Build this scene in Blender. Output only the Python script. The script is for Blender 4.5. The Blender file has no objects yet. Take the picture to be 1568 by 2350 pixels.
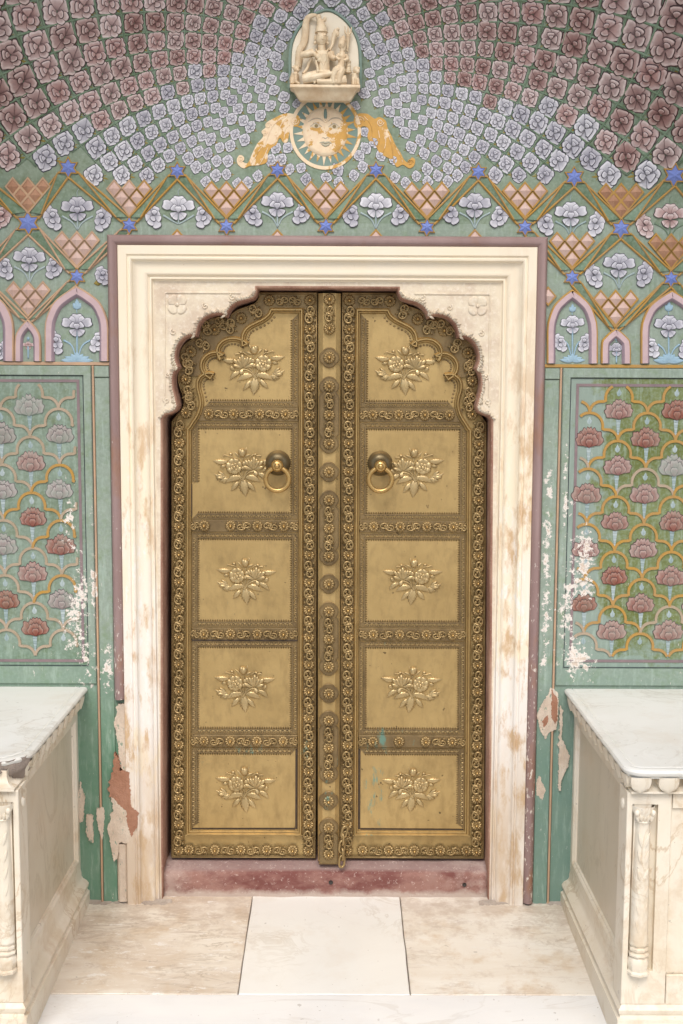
import bpy, math, random
from mathutils import Vector, Matrix, noise as mnoise
from mathutils.geometry import tessellate_polygon
random.seed(11)
S = bpy.context.scene
COL = S.collection
PI = math.pi
rad = math.radians

# ------------------------------------------------------------------ camera
CAM = Vector((0.03746, -4.15, 1.92327))
YAW, PITCH, ROLL = 0.00384914, 0.1070408, 0.00473087
PW, PH, PF = 1568.0, 2350.0, 2650.0
_cy, _sy, _cp, _sp = math.cos(YAW), math.sin(YAW), math.cos(PITCH), math.sin(PITCH)
_f = Vector((_sy * _cp, _cy * _cp, -_sp))
_r0 = Vector((_cy, -_sy, 0))
_u0 = _r0.cross(_f)
_r = math.cos(ROLL) * _r0 + math.sin(ROLL) * _u0
_u = -math.sin(ROLL) * _r0 + math.cos(ROLL) * _u0
cam = bpy.data.cameras.new('camera')
cam.sensor_fit = 'HORIZONTAL'
cam.sensor_width = 36.0
cam.lens = 36.0 * PF / PW
cam.clip_start = 0.05
cam.clip_end = 3000
co = bpy.data.objects.new('camera', cam)
COL.objects.link(co)
co.matrix_world = Matrix(((_r.x, _u.x, -_f.x, CAM.x), (_r.y, _u.y, -_f.y, CAM.y), (_r.z, _u.z, -_f.z, CAM.z), (0, 0, 0, 1)))
S.camera = co

# ------------------------------------------------------------------ sky, sun, exposure
SUN_EL, SUN_AZ = rad(52), rad(-14)      # azimuth measured from the camera's back, to the left
w = bpy.data.worlds.new('World')
S.world = w
w.use_nodes = True
wt = w.node_tree
sky = wt.nodes.new('ShaderNodeTexSky')
sky.sky_type = 'NISHITA'
sky.sun_disc = False
sky.sun_elevation = SUN_EL
sky.sun_rotation = PI + SUN_AZ
sky.air_density = 1.0
sky.dust_density = 3.0
sky.ozone_density = 0.6
bg = wt.nodes['Background']
bg.inputs['Strength'].default_value = 0.12
wt.links.new(sky.outputs[0], bg.inputs['Color'])
sl = bpy.data.lights.new('sun', 'SUN')
sl.energy = 1.5
sl.angle = rad(24)
sl.color = (1.0, 0.99, 0.97)
so = bpy.data.objects.new('sun', sl)
COL.objects.link(so)
sd = Vector((math.sin(SUN_AZ) * math.cos(SUN_EL), -math.cos(SUN_AZ) * math.cos(SUN_EL), math.sin(SUN_EL)))
so.rotation_euler = sd.to_track_quat('Z', 'Y').to_euler()
so.location = (-1, -4, 6)
vs = S.view_settings
vs.view_transform = 'Standard'
vs.look = 'None'
vs.gamma = 1.0
vs.use_curve_mapping = False
vs.exposure = 0.46
S.render.engine = 'CYCLES'

# ------------------------------------------------------------------ photo pixel -> place on a real plane
def px(x, y, Y=0.0):
    d = _f * PF + _r * (x - PW / 2) - _u * (y - PH / 2)
    t = (Y - CAM.y) / d.y
    return CAM + d * t

def sstep(a, b, t):
    t = max(0.0, min(1.0, (t - a) / (b - a)))
    return t * t * (3 - 2 * t)

def VD(x, z):
    """how far the vault has curved forward of the flat wall"""
    if z < 2.5:
        return 0.0
    q = math.hypot(x / 1.15, (z - 2.35) / 0.95)
    return 0.68 * max(0.0, q - 0.70) ** 2 * sstep(2.55, 3.05, z)

def SP(x, y, lift=0.0):
    """pixel -> (point, normal) on wall / vault"""
    Y = 0.0
    for _ in range(12):
        p = px(x, y, Y)
        Y = -VD(p.x, p.z)
    return SW(p.x, p.z, lift)

def SW(x, z, lift=0.0):
    e = 1e-3
    gx = (VD(x + e, z) - VD(x - e, z)) / (2 * e)
    gz = (VD(x, z + e) - VD(x, z - e)) / (2 * e)
    n = Vector((-gx, -1.0, -gz)).normalized()
    return Vector((x, -VD(x, z), z)) + n * lift, n

def frame_matrix(p, n, roll=0.0, s=1.0, sx=None, sw=None):
    up = Vector((0, 0, 1))
    v = (up - n * up.dot(n)).normalized()
    u = v.cross(n)
    if u.x < 0:
        u = -u
    c, si = math.cos(roll), math.sin(roll)
    u2 = u * c + v * si
    v2 = -u * si + v * c
    a = (s if sx is None else sx)
    u2 = u2 * a
    v2 = v2 * s
    m = -n * (s if sw is None else sw)
    return Matrix(((u2.x, m.x, v2.x, p.x), (u2.y, m.y, v2.y, p.y), (u2.z, m.z, v2.z, p.z), (0, 0, 0, 1)))

def flatM(x, z, Y=0.0, roll=0.0, s=1.0, sx=None, sw=None):
    return frame_matrix(Vector((x, Y, z)), Vector((0, -1, 0)), roll, s, sx, sw)

# ------------------------------------------------------------------ mesh helpers
WM = {}

class MB:
    """collects geometry in local (u right, v up, w towards the viewer) and links it as one mesh"""
    def __init__(self, mapf=None):
        self.v, self.f, self.sh, self.mi = [], [], [], []
        self.cur = 0
        self.map = mapf or (lambda u, v, w: (u, -w, v))
    def vert(self, u, v, w, s=0.5):
        self.v.append(self.map(u, v, w))
        self.sh.append(s)
        return len(self.v) - 1
    def face(self, *i):
        self.f.append(tuple(i))
        self.mi.append(self.cur)
    def grid(self, rows, closed=False):
        n = len(rows[0])
        for a, b in zip(rows, rows[1:]):
            for j in range(n if closed else n - 1):
                k = (j + 1) % n
                self.face(a[j], a[k], b[k], b[j])
    # plate with outline pts, chamfered edge
    def plate(self, pts, w0, w1, bevel=0.0, holes=None, s=0.5):
        n = len(pts)
        lo = [self.vert(p[0], p[1], w0, s) for p in pts]
        if bevel > 0:
            ins = inset(pts, bevel)
            mid = [self.vert(p[0], p[1], w1 - bevel, s) for p in pts]
            hi = [self.vert(p[0], p[1], w1, s) for p in ins]
            self.grid([lo, mid, hi], True)
            top = ins
        else:
            hi = [self.vert(p[0], p[1], w1, s) for p in pts]
            self.grid([lo, hi], True)
            top = pts
        polys = [[Vector((p[0], p[1], 0)) for p in top]]
        idx = list(hi)
        for h in holes or []:
            polys.append([Vector((p[0], p[1], 0)) for p in h])
            hi2 = [self.vert(p[0], p[1], w1, s) for p in h]
            lo2 = [self.vert(p[0], p[1], w0, s) for p in h]
            self.grid([hi2, lo2], True)
            idx += hi2
        for t in tessellate_polygon(polys):
            self.face(idx[t[0]], idx[t[1]], idx[t[2]])
    def box(self, a, b):
        (x0, y0, z0), (x1, y1, z1) = a, b
        i = [self.vert(x, y, z) for z in (z0, z1) for y in (y0, y1) for x in (x0, x1)]
        for q in ((0, 1, 3, 2), (4, 6, 7, 5), (0, 4, 5, 1), (2, 3, 7, 6), (0, 2, 6, 4), (1, 5, 7, 3)):
            self.face(*[i[k] for k in q])
    def tube(self, pts, rr, seg=6, s=0.5, flat=1.0):
        n = len(pts)
        if not isinstance(rr, (list, tuple)):
            rr = [rr] * n
        P = [Vector(p) for p in pts]
        rows = []
        prev = None
        for i in range(n):
            d = (P[min(i + 1, n - 1)] - P[max(i - 1, 0)])
            if d.length < 1e-9:
                d = Vector((1, 0, 0))
            d.normalize()
            ref = Vector((0, 0, 1)) if abs(d.z) < 0.95 else Vector((0, 1, 0))
            a = d.cross(ref).normalized()
            b = a.cross(d).normalized()
            if prev is not None and a.dot(prev) < 0:
                a, b = -a, -b
            prev = a
            rows.append([self.vert(*(P[i] + a * (rr[i] * math.cos(2 * PI * k / seg)) + b * (rr[i] * flat * math.sin(2 * PI * k / seg))), s) for k in range(seg)])
        self.grid(rows, True)
        self.face(*rows[0][::-1])
        self.face(*rows[-1])
    def ell(self, c, r, nu=10, nv=6, s=0.5, rot=0.0):
        rows = []
        cr, sr = math.cos(rot), math.sin(rot)
        for j in range(nv + 1):
            t = PI * j / nv
            row = []
            for i in range(nu):
                a = 2 * PI * i / nu
                x, y, z = r[0] * math.sin(t) * math.cos(a), r[1] * math.cos(t), r[2] * math.sin(t) * math.sin(a)
                row.append(self.vert(c[0] + x * cr - y * sr, c[1] + x * sr + y * cr, c[2] + z, s))
            rows.append(row)
        self.grid(rows, True)
    # rounded petal: star-shaped from its root; rim is white paint, skirt is the ink outline
    def petal(self, bx, by, ang, L, spread, w0, lift, lobes=0, point=0.0, ns=9, asp=1.0, ink=0.085, base=0.2):
        rings = ((0.12, 0.1, base), (0.4, 0.7, base + 0.22), (0.70, 1.0, 0.66), (0.90, 0.95, 0.97), (1.0, 0.8, 1.0), (1.0 + ink * 0.25, 0.62, 0.0), (1.0 + ink, 0.42, 0.0), (1.0 + ink * 1.15, -0.6, 0.0))
        rows = []
        ca, sa = math.cos(ang), math.sin(ang)
        for t, h, sh in rings:
            row = []
            for k in range(ns):
                s = -1 + 2 * k / (ns - 1)
                ph = s * spread
                rho = L * (1 - 0.22 * abs(s) ** 3 + (point * (1 - abs(s)) ** 1.5))
                if lobes:
                    rho *= 1 - 0.05 * math.cos(lobes * PI * s)
                uu = rho * t * math.cos(ph)
                vv = rho * t * math.sin(ph) * asp
                x = bx + uu * ca - vv * sa
                y = by + uu * sa + vv * ca
                ww = w0 + lift * h * (1 - 0.35 * s * s)
                ed = 1.0 if (sh > 0 and abs(s) > 0.99 and t > 0.2) else 0
                row.append(self.vert(x, y, ww, 0.05 if ed else sh))
            rows.append(row)
        self.grid(rows)
    def leaf(self, b, tip, W, w0, lift, serr=0, n=8, bend=0.0, ink=False):
        bx, by = b
        dx, dy = tip[0] - bx, tip[1] - by
        L = math.hypot(dx, dy)
        ux, uy = dx / L, dy / L
        rows = []
        for i in range(n + 1):
            t = i / n
            hw = W * 0.5 * math.sin(PI * min(1, (t * 0.93 + 0.07)) ** 0.85) if i < n else 0.0
            if serr:
                hw *= 1.0 + (0.22 if i % 2 else -0.18)
            off = bend * L * math.sin(PI * t)
            cx, cy = bx + ux * L * t - uy * off, by + uy * L * t + ux * off
            hgt = w0 + lift * (math.sin(PI * (0.12 + 0.83 * t)))
            row = []
            for s, hh, sh in ((-1.12, -0.3, 0.0), (-1, 0.35, 0.95), (-0.5, 1.0, 0.6), (0, 0.62, 0.25), (0.5, 1.0, 0.6), (1, 0.35, 0.95), (1.12, -0.3, 0.0)):
                wv = w0 + (hgt - w0) * hh * (1.15 if serr and i % 2 else 1.0)
                row.append(self.vert(cx - uy * hw * s, cy + ux * hw * s, wv, sh))
            rows.append(row)
        self.grid(rows)
    def sweep(self, path, prof, closed=False, s=None, mlim=2.2, cusp=False):
        n = len(path)
        P = [Vector((p[0], p[1])) for p in path]
        rows = []
        for i in range(n):
            a = P[i] - P[i - 1] if (i > 0 or closed) else P[1] - P[0]
            b = P[(i + 1) % n] - P[i] if (i < n - 1 or closed) else P[-1] - P[-2]
            a = a.normalized() if a.length > 1e-9 else b.normalized()
            b = b.normalized() if b.length > 1e-9 else a
            na, nb = Vector((-a.y, a.x)), Vector((-b.y, b.x))
            m = na + nb
            if m.length < 1e-6:
                m = na
            m.normalize()
            k = min(mlim, 1.0 / max(0.2, m.dot(na)))
            if cusp and a.x * b.y - a.y * b.x < -0.3:
                k = min(k, 0.85)
            rows.append([self.vert(P[i].x + m.x * o * k, P[i].y + m.y * o * k, wv, 0.5 if s is None else s[j]) for j, (o, wv) in enumerate(prof)])
        if closed:
            rows.append(rows[0])
        self.grid(rows)
    def mesh(self, name, mats, smooth=True):
        me = bpy.data.meshes.new(name)
        me.from_pydata(self.v, [], self.f)
        at = me.attributes.new('shade', 'FLOAT', 'POINT')
        at.data.foreach_set('value', self.sh)
        if not isinstance(mats, (list, tuple)):
            mats = [mats]
        for m in mats:
            me.materials.append(m)
        if len(mats) > 1:
            me.polygons.foreach_set('material_index', self.mi)
        if smooth:
            me.polygons.foreach_set('use_smooth', [True] * len(self.f))
        me.update()
        fix_normals(me)
        if smooth == 'auto':
            me.set_sharp_from_angle(angle=rad(38))
        return me
    def build(self, name, mats, parent=None, M=None, smooth=True, kind=None):
        return inst(self.mesh(name, mats, smooth), name, parent, M, kind)

def fix_normals(me):
    import bmesh
    b = bmesh.new()
    b.from_mesh(me)
    bmesh.ops.recalc_face_normals(b, faces=b.faces)
    b.to_mesh(me)
    b.free()

def inst(me, name, parent=None, M=None, kind=None):
    o = bpy.data.objects.new(name, me)
    COL.objects.link(o)
    M = M or Matrix.Identity(4)
    o.matrix_basis = M
    WM[o.name] = M
    if parent is not None:
        o.parent = parent
        o.matrix_parent_inverse = WM[parent.name].inverted()
    if kind:
        o['kind'] = kind
    return o

def tag(o, label, cat, group=None):
    o['label'] = label
    o['category'] = cat
    if group:
        o['group'] = group
    return o

def thing(name, label, cat, loc=(0, 0, 0), group=None):
    return tag(inst(None, name, None, Matrix.Translation(loc)), label, cat, group)

def inset(pts, d):
    n = len(pts)
    A = sum(pts[i][0] * pts[(i + 1) % n][1] - pts[(i + 1) % n][0] * pts[i][1] for i in range(n))
    sg = 1 if A > 0 else -1
    out = []
    for i in range(n):
        p0, p1, p2 = Vector(pts[i - 1][:2]), Vector(pts[i][:2]), Vector(pts[(i + 1) % n][:2])
        a, b = (p1 - p0), (p2 - p1)
        a = a.normalized() if a.length > 1e-9 else b.normalized()
        b = b.normalized() if b.length > 1e-9 else a
        m = Vector((-a.y, a.x)) + Vector((-b.y, b.x))
        if m.length < 1e-6:
            m = Vector((-a.y, a.x))
        m.normalize()
        k = min(2.0, 1.0 / max(0.3, m.dot(Vector((-a.y, a.x)))))
        out.append((p1.x + m.x * d * k * sg, p1.y + m.y * d * k * sg))
    return out

def catmull(pts, n=4):
    out = []
    for i in range(len(pts) - 1):
        p0, p1, p2, p3 = pts[max(0, i - 1)], pts[i], pts[i + 1], pts[min(len(pts) - 1, i + 2)]
        for k in range(n):
            t = k / n
            out.append(tuple(0.5 * (2 * p1[j] + (p2[j] - p0[j]) * t + (2 * p0[j] - 5 * p1[j] + 4 * p2[j] - p3[j]) * t * t + (3 * p1[j] - p0[j] - 3 * p2[j] + p3[j]) * t ** 3) for j in range(len(p1))))
    out.append(tuple(pts[-1]))
    return out

def pieces(segs, n=4):
    """join smooth segments that meet at cusps"""
    out = []
    for s in segs:
        c = catmull(s, n)
        out += c if not out else c[1:]
    return out

# ------------------------------------------------------------------ materials
class NT:
    def __init__(self, name):
        self.m = bpy.data.materials.new(name)
        self.m.use_nodes = True
        self.t = self.m.node_tree
        self.b = self.t.nodes['Principled BSDF']
        self.geo = self.t.nodes.new('ShaderNodeNewGeometry')
        self.pos = self.geo.outputs['Position']
        sx = self.t.nodes.new('ShaderNodeSeparateXYZ')
        self.t.links.new(self.pos, sx.inputs[0])
        self.X, self.Y, self.Z = sx.outputs
    def set(self, sock, v):
        if isinstance(v, bpy.types.NodeSocket):
            self.t.links.new(v, sock)
        elif isinstance(v, (tuple, list)) and len(v) == 3 and sock.type == 'RGBA':
            sock.default_value = (*v, 1)
        else:
            sock.default_value = v
    def noise(self, scale, detail=4, rough=0.55, stretch=None, dist=0.0, off=None):
        n = self.t.nodes.new('ShaderNodeTexNoise')
        n.inputs['Scale'].default_value = scale
        n.inputs['Detail'].default_value = detail
        n.inputs['Roughness'].default_value = rough
        n.inputs['Distortion'].default_value = dist
        src = self.pos
        if stretch or off:
            mp = self.t.nodes.new('ShaderNodeMapping')
            if stretch:
                mp.inputs['Scale'].default_value = stretch
            if off:
                mp.inputs['Location'].default_value = off
            self.t.links.new(self.pos, mp.inputs[0])
            src = mp.outputs[0]
        self.t.links.new(src, n.inputs['Vector'])
        return n.outputs['Fac']
    def math(self, op, a, b=0.0, clamp=False):
        n = self.t.nodes.new('ShaderNodeMath')
        n.operation = op
        n.use_clamp = clamp
        self.set(n.inputs[0], a)
        self.set(n.inputs[1], b)
        return n.outputs[0]
    def rng(self, v, a, b, c=0.0, d=1.0):
        n = self.t.nodes.new('ShaderNodeMapRange')
        n.clamp = True
        self.set(n.inputs[0], v)
        for i, k in enumerate((a, b, c, d)):
            n.inputs[i + 1].default_value = k
        return n.outputs[0]
    def mix(self, f, a, b, mode='MIX'):
        n = self.t.nodes.new('ShaderNodeMix')
        n.data_type = 'RGBA'
        n.blend_type = mode
        self.set(n.inputs['Factor'], f)
        self.set(n.inputs[6], a)
        self.set(n.inputs[7], b)
        return n.outputs[2]
    def ramp(self, f, stops, interp='LINEAR'):
        n = self.t.nodes.new('ShaderNodeValToRGB')
        n.color_ramp.interpolation = interp
        el = n.color_ramp.elements
        while len(el) < len(stops):
            el.new(0.5)
        for e, (p, c) in zip(el, stops):
            e.position = p
            e.color = (*c, 1)
        self.set(n.inputs[0], f)
        return n.outputs[0]
    def attr(self, name='shade'):
        n = self.t.nodes.new('ShaderNodeAttribute')
        n.attribute_name = name
        return n.outputs['Fac']
    def rnd(self):
        return self.t.nodes.new('ShaderNodeObjectInfo').outputs['Random']
    def blob(self, cx, cz, sx, sz):
        a = self.math('MULTIPLY', self.math('SUBTRACT', self.X, cx), 1 / sx)
        b = self.math('MULTIPLY', self.math('SUBTRACT', self.Z, cz), 1 / sz)
        d = self.math('SQRT', self.math('ADD', self.math('MULTIPLY', a, a), self.math('MULTIPLY', b, b)))
        return self.math('SUBTRACT', 1.0, d, True)
    def sum(self, L):
        o = L[0]
        for k in L[1:]:
            o = self.math('MAXIMUM', o, k)
        return o
    def bump(self, h, strength=0.3, dist=0.01):
        n = self.t.nodes.new('ShaderNodeBump')
        n.inputs['Strength'].default_value = strength
        n.inputs['Distance'].default_value = dist
        self.set(n.inputs['Height'], h)
        self.t.links.new(n.outputs[0], self.b.inputs['Normal'])
    def out(self, col, rough=0.8, metal=0.0, spec=0.3):
        self.set(self.b.inputs['Base Color'], col)
        self.set(self.b.inputs['Roughness'], rough)
        self.set(self.b.inputs['Metallic'], metal)
        self.b.inputs['Specular IOR Level'].default_value = spec
        return self.m

PEEL_BLOBS = [(-0.905, 1.13, 0.085, 0.34), (-0.875, 0.93, 0.09, 0.16), (-0.845, 1.18, 0.02, 0.5), (-0.80, 0.90, 0.035, 0.16), (-0.93, 1.45, 0.05, 0.2),
              (0.885, 1.18, 0.06, 0.45), (0.91, 0.95, 0.10, 0.16), (0.93, 1.28, 0.07, 0.22), (0.80, 1.35, 0.03, 0.5), (0.80, 0.95, 0.03, 0.25), (0.86, 1.5, 0.02, 0.4)]

def peel(nt, base, chip=(0.74, 0.68, 0.61), amount=1.0):
    big = nt.sum([nt.blob(*b) for b in PEEL_BLOBS])
    n1 = nt.noise(46, 8, 0.74)
    n2 = nt.noise(9, 3, 0.5, off=(3, 1, 7))
    v = nt.math('ADD', nt.math('ADD', n1, nt.math('MULTIPLY', n2, 0.5)), nt.math('MULTIPLY', nt.math('POWER', big, 0.75), 0.27 * amount))
    m = nt.rng(v, 0.985, 1.0)
    c = nt.mix(m, base, chip)
    c = nt.mix(nt.math('MULTIPLY', nt.rng(nt.math('ADD', v, nt.math('MULTIPLY', nt.math('SUBTRACT', n2, 0.5), 0.3)), 1.10, 1.13), 0.8), c, (0.56, 0.44, 0.34))
    return c, m

def green_wall(name, a, b, c2=None, deep=True, pale=None):
    nt = NT(name)
    n1 = nt.noise(5, 6, 0.62)
    n2 = nt.noise(24, 5, 0.6, off=(5, 2, 1))
    n3 = nt.noise(90, 3, 0.6)
    col = nt.mix(nt.rng(n1, 0.35, 0.66), a, b)
    col = nt.mix(nt.math('MULTIPLY', nt.rng(n2, 0.5, 0.72), 0.65), col, c2 or (0.19, 0.26, 0.14))
    col = nt.mix(nt.math('MULTIPLY', nt.rng(n3, 0.45, 0.75), 0.3), col, (0.42, 0.5, 0.42))
    if pale:   # the older pale coat shows in rubbed places and towards the panel's edge
        pm = nt.rng(nt.math('ADD', nt.noise(8, 6, 0.66, off=(4, 4, 8)), nt.math('ADD', nt.rng(nt.X, 1.06, 0.93, 0, 0.3), nt.rng(nt.Z, 1.15, 0.92, 0, 0.22))), 0.61, 0.71)
        col = nt.mix(pm, col, pale)
    if deep:   # fresher, deeper green paint on the dado
        col = nt.mix(nt.math('MULTIPLY', nt.rng(nt.Z, 1.05, 0.6, 0, 0.85), nt.rng(n1, 0.3, 0.65, 0.75, 1.0)), col, nt.mix(nt.rng(nt.X, -0.2, 0.2), (0.10, 0.235, 0.15), (0.15, 0.255, 0.205)))
        sc = nt.noise(60, 4, 0.65, stretch=(1, 1, 0.15))
        col = nt.mix(nt.math('MULTIPLY', nt.rng(sc, 0.52, 0.72), 0.45), col, (0.4, 0.5, 0.42))
        wc = nt.noise(95, 6, 0.75, stretch=(1, 1, 0.35), off=(1, 6, 3))
        col = nt.mix(nt.math('MULTIPLY', nt.rng(wc, 0.655, 0.675), nt.rng(nt.Z, 1.9, 1.2, 0.2, 0.9)), col, (0.66, 0.62, 0.55))
    col, m = peel(nt, col)
    nt.bump(nt.math('ADD', nt.math('MULTIPLY', m, 0.6), nt.math('MULTIPLY', n2, 0.6)), 0.35, 0.004)
    return nt.out(col, 0.78)

M_WALL = green_wall('green painted plaster', (0.28, 0.33, 0.27), (0.22, 0.275, 0.22))
M_VAULT = green_wall('green vault plaster', (0.25, 0.30, 0.225), (0.175, 0.235, 0.17), (0.115, 0.155, 0.075), deep=False)
M_RIB = green_wall('green ribbon paint', (0.20, 0.27, 0.195), (0.115, 0.18, 0.105), (0.07, 0.11, 0.04), deep=False)
M_PANEL_L = green_wall('pale green trellis ground', (0.235, 0.30, 0.245), (0.15, 0.20, 0.135), (0.13, 0.16, 0.065))
M_PANEL_R = green_wall('olive green trellis ground', (0.19, 0.225, 0.10), (0.125, 0.15, 0.04), (0.11, 0.13, 0.035), pale=(0.255, 0.315, 0.265))

def painted(name, a, b, rough=0.75, chips=True, sc=14, amount=1.0):
    nt = NT(name)
    n1 = nt.noise(sc, 5, 0.6)
    col = nt.mix(nt.rng(n1, 0.35, 0.68), a, b)
    if chips:
        col, m = peel(nt, col, amount=amount)
    nt.bump(nt.noise(120, 4, 0.6), 0.2, 0.002)
    return nt.out(col, rough)

M_OCHRE = painted('ochre line paint', (0.44, 0.245, 0.05), (0.38, 0.235, 0.10))
M_OCHRE_PINK = painted('pinkish ochre paint', (0.52, 0.34, 0.21), (0.42, 0.28, 0.19))
M_PINK = painted('pink pyramid paint', (0.61, 0.455, 0.40), (0.55, 0.375, 0.31), sc=20)
M_BROWNPYR = painted('terracotta pyramid paint', (0.45, 0.26, 0.165), (0.36, 0.19, 0.115), sc=20)
M_BLUE = painted('blue star paint', (0.16, 0.215, 0.52), (0.20, 0.26, 0.55), chips=False)
M_LILAC = painted('lilac arch paint', (0.55, 0.41, 0.41), (0.47, 0.34, 0.35))
M_LILACD = painted('dark lilac arch paint', (0.33, 0.25, 0.28), (0.28, 0.21, 0.24))
M_PURPLE = painted('dull purple border paint', (0.26, 0.19, 0.19), (0.20, 0.15, 0.155))
M_INK = painted('black line paint', (0.035, 0.04, 0.05), (0.06, 0.07, 0.07))
M_TAN = painted('tan trellis paint', (0.42, 0.325, 0.235), (0.34, 0.27, 0.18))
M_TEAL = painted('teal ground paint', (0.22, 0.29, 0.245), (0.17, 0.245, 0.21), chips=False)
M_BLUELEAF = painted('light blue leaf paint', (0.33, 0.46, 0.55), (0.27, 0.40, 0.48), chips=False)
M_SEPAL = painted('olive sepal paint', (0.33, 0.21, 0.05), (0.16, 0.18, 0.05), chips=False)

def petals(name, ink, base, mid, rim, jitter=0.12, fade=0.0):
    nt = NT(name)
    col = nt.ramp(nt.attr(), [(0.0, ink), (0.1, ink), (0.18, base), (0.5, mid), (0.86, tuple(0.5 * (m + r) for m, r in zip(mid, rim))), (0.97, rim)])
    n1 = nt.noise(70, 4, 0.6)
    col = nt.mix(nt.math('MULTIPLY', nt.rng(n1, 0.45, 0.7), 0.35), col, base)
    if fade:    # paint rubbed back to the green ground
        fm = nt.rng(nt.math('ADD', nt.noise(26, 7, 0.72, off=(1, 5, 2)), nt.math('MULTIPLY', nt.noise(3.5, 3, 0.5), 0.5)), 0.66, 0.92)
        col = nt.mix(nt.math('MULTIPLY', fm, fade), col, (0.27, 0.33, 0.27))
    v = nt.rng(nt.rnd(), 0, 1, 1 - jitter, 1 + jitter)
    n = nt.t.nodes.new('ShaderNodeHueSaturation')
    nt.set(n.inputs['Value'], v)
    nt.set(n.inputs['Color'], col)
    nt.set(n.inputs['Saturation'], nt.rng(nt.rnd(), 0, 1, 1.2, 0.75))
    col, m = peel(nt, n.outputs[0], amount=0.9)
    nt.bump(n1, 0.15, 0.002)
    return nt.out(col, 0.75)

M_WHITE = petals('white petal paint', (0.045, 0.045, 0.065), (0.22, 0.215, 0.25), (0.42, 0.41, 0.455), (0.62, 0.61, 0.645))
M_ROSE = petals('rose brown petal paint', (0.05, 0.03, 0.03), (0.17, 0.095, 0.09), (0.315, 0.195, 0.18), (0.56, 0.44, 0.41), 0.16)
M_PINKROSE = petals('pale rose petal paint', (0.06, 0.045, 0.05), (0.23, 0.13, 0.125), (0.42, 0.27, 0.25), (0.60, 0.49, 0.47))
M_RED = petals('brick red poppy paint', (0.06, 0.035, 0.035), (0.15, 0.05, 0.038), (0.24, 0.095, 0.072), (0.36, 0.215, 0.175), fade=0.32)
M_MAUVE = petals('faded mauve poppy paint', (0.085, 0.075, 0.08), (0.20, 0.165, 0.16), (0.285, 0.235, 0.22), (0.40, 0.355, 0.33), fade=0.65)
M_GREYLEAF = petals('grey blue bud paint', (0.10, 0.12, 0.13), (0.24, 0.31, 0.31), (0.33, 0.41, 0.41), (0.45, 0.51, 0.51))

def cream_mat():
    nt = NT('cream limewash stone')
    n1 = nt.noise(3.2, 5, 0.6, stretch=(1, 1, 0.3))
    n2 = nt.noise(17, 7, 0.7, stretch=(1, 1, 0.32))
    n3 = nt.noise(70, 5, 0.7)
    col = nt.mix(nt.rng(n1, 0.35, 0.7), (0.82, 0.705, 0.525), (0.80, 0.715, 0.575))
    low = nt.rng(nt.Z, 1.7, 0.7)
    white = nt.math('MULTIPLY', nt.rng(nt.math('ADD', nt.noise(7, 5, 0.6, stretch=(1.4, 1, 0.35), off=(0, 0, 4)), nt.math('MULTIPLY', low, 0.14)), 0.54, 0.6), low)
    col = nt.mix(nt.math('MULTIPLY', white, 0.85), col, (0.80, 0.755, 0.70))
    side = nt.rng(nt.math('ABSOLUTE', nt.X), 0.57, 0.66)
    st = nt.math('MULTIPLY', nt.rng(nt.math('ADD', n2, nt.math('MULTIPLY', nt.math('SUBTRACT', nt.noise(5, 3, 0.5, off=(6, 1, 1)), 0.5), 0.5)), 0.50, 0.62), nt.math('MULTIPLY', side, nt.rng(nt.Z, 2.3, 1.6, 0.15, 0.95)))
    col = nt.mix(st, col, (0.57, 0.39, 0.225))
    fl = nt.rng(nt.noise(33, 8, 0.75, stretch=(1, 1, 0.3), off=(2, 2, 9)), 0.54, 0.6)
    col = nt.mix(nt.math('MULTIPLY', nt.math('MULTIPLY', fl, side), nt.rng(nt.Z, 2.0, 1.2, 0, 0.8)), col, (0.82, 0.785, 0.73))
    foot = nt.math('MULTIPLY', nt.rng(nt.math('ADD', n1, nt.math('MULTIPLY', n2, 0.5)), 0.58, 0.76), nt.rng(nt.Z, 0.7, 0.25))
    col = nt.mix(nt.math('MULTIPLY', foot, 0.7), col, (0.52, 0.385, 0.25))
    sp = nt.rng(n3, 0.70, 0.73)
    col = nt.mix(nt.math('MULTIPLY', sp, 0.7), col, (0.42, 0.24, 0.12))
    nt.bump(nt.math('ADD', nt.math('MULTIPLY', n3, 0.4), n2), 0.3, 0.003)
    return nt.out(col, 0.72)
M_CREAM = cream_mat()

def spandrel_mat():
    nt = NT('worn pinkish arch stone')
    n1 = nt.noise(9, 6, 0.68)
    n2 = nt.noise(60, 5, 0.7)
    col = nt.mix(nt.rng(n1, 0.42, 0.62), (0.72, 0.625, 0.475), (0.60, 0.485, 0.365))
    col = nt.mix(nt.math('MULTIPLY', nt.rng(n2, 0.52, 0.62), 0.55), col, (0.80, 0.715, 0.60))
    nt.bump(n2, 0.5, 0.004)
    return nt.out(col, 0.75)
M_SPAN = spandrel_mat()

def reveal_mat():
    nt = NT('red sandstone reveal')
    n1 = nt.noise(11, 5, 0.65, stretch=(1, 1, 0.4))
    n2 = nt.noise(110, 4, 0.7)
    col = nt.mix(nt.rng(n1, 0.38, 0.66), (0.30, 0.15, 0.105), (0.50, 0.31, 0.22))
    col = nt.mix(nt.math('MULTIPLY', nt.rng(n2, 0.55, 0.68), 0.5), col, (0.62, 0.47, 0.36))
    nt.bump(n2, 0.5, 0.003)
    return nt.out(col, 0.85)
M_REVEAL = reveal_mat()

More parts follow.
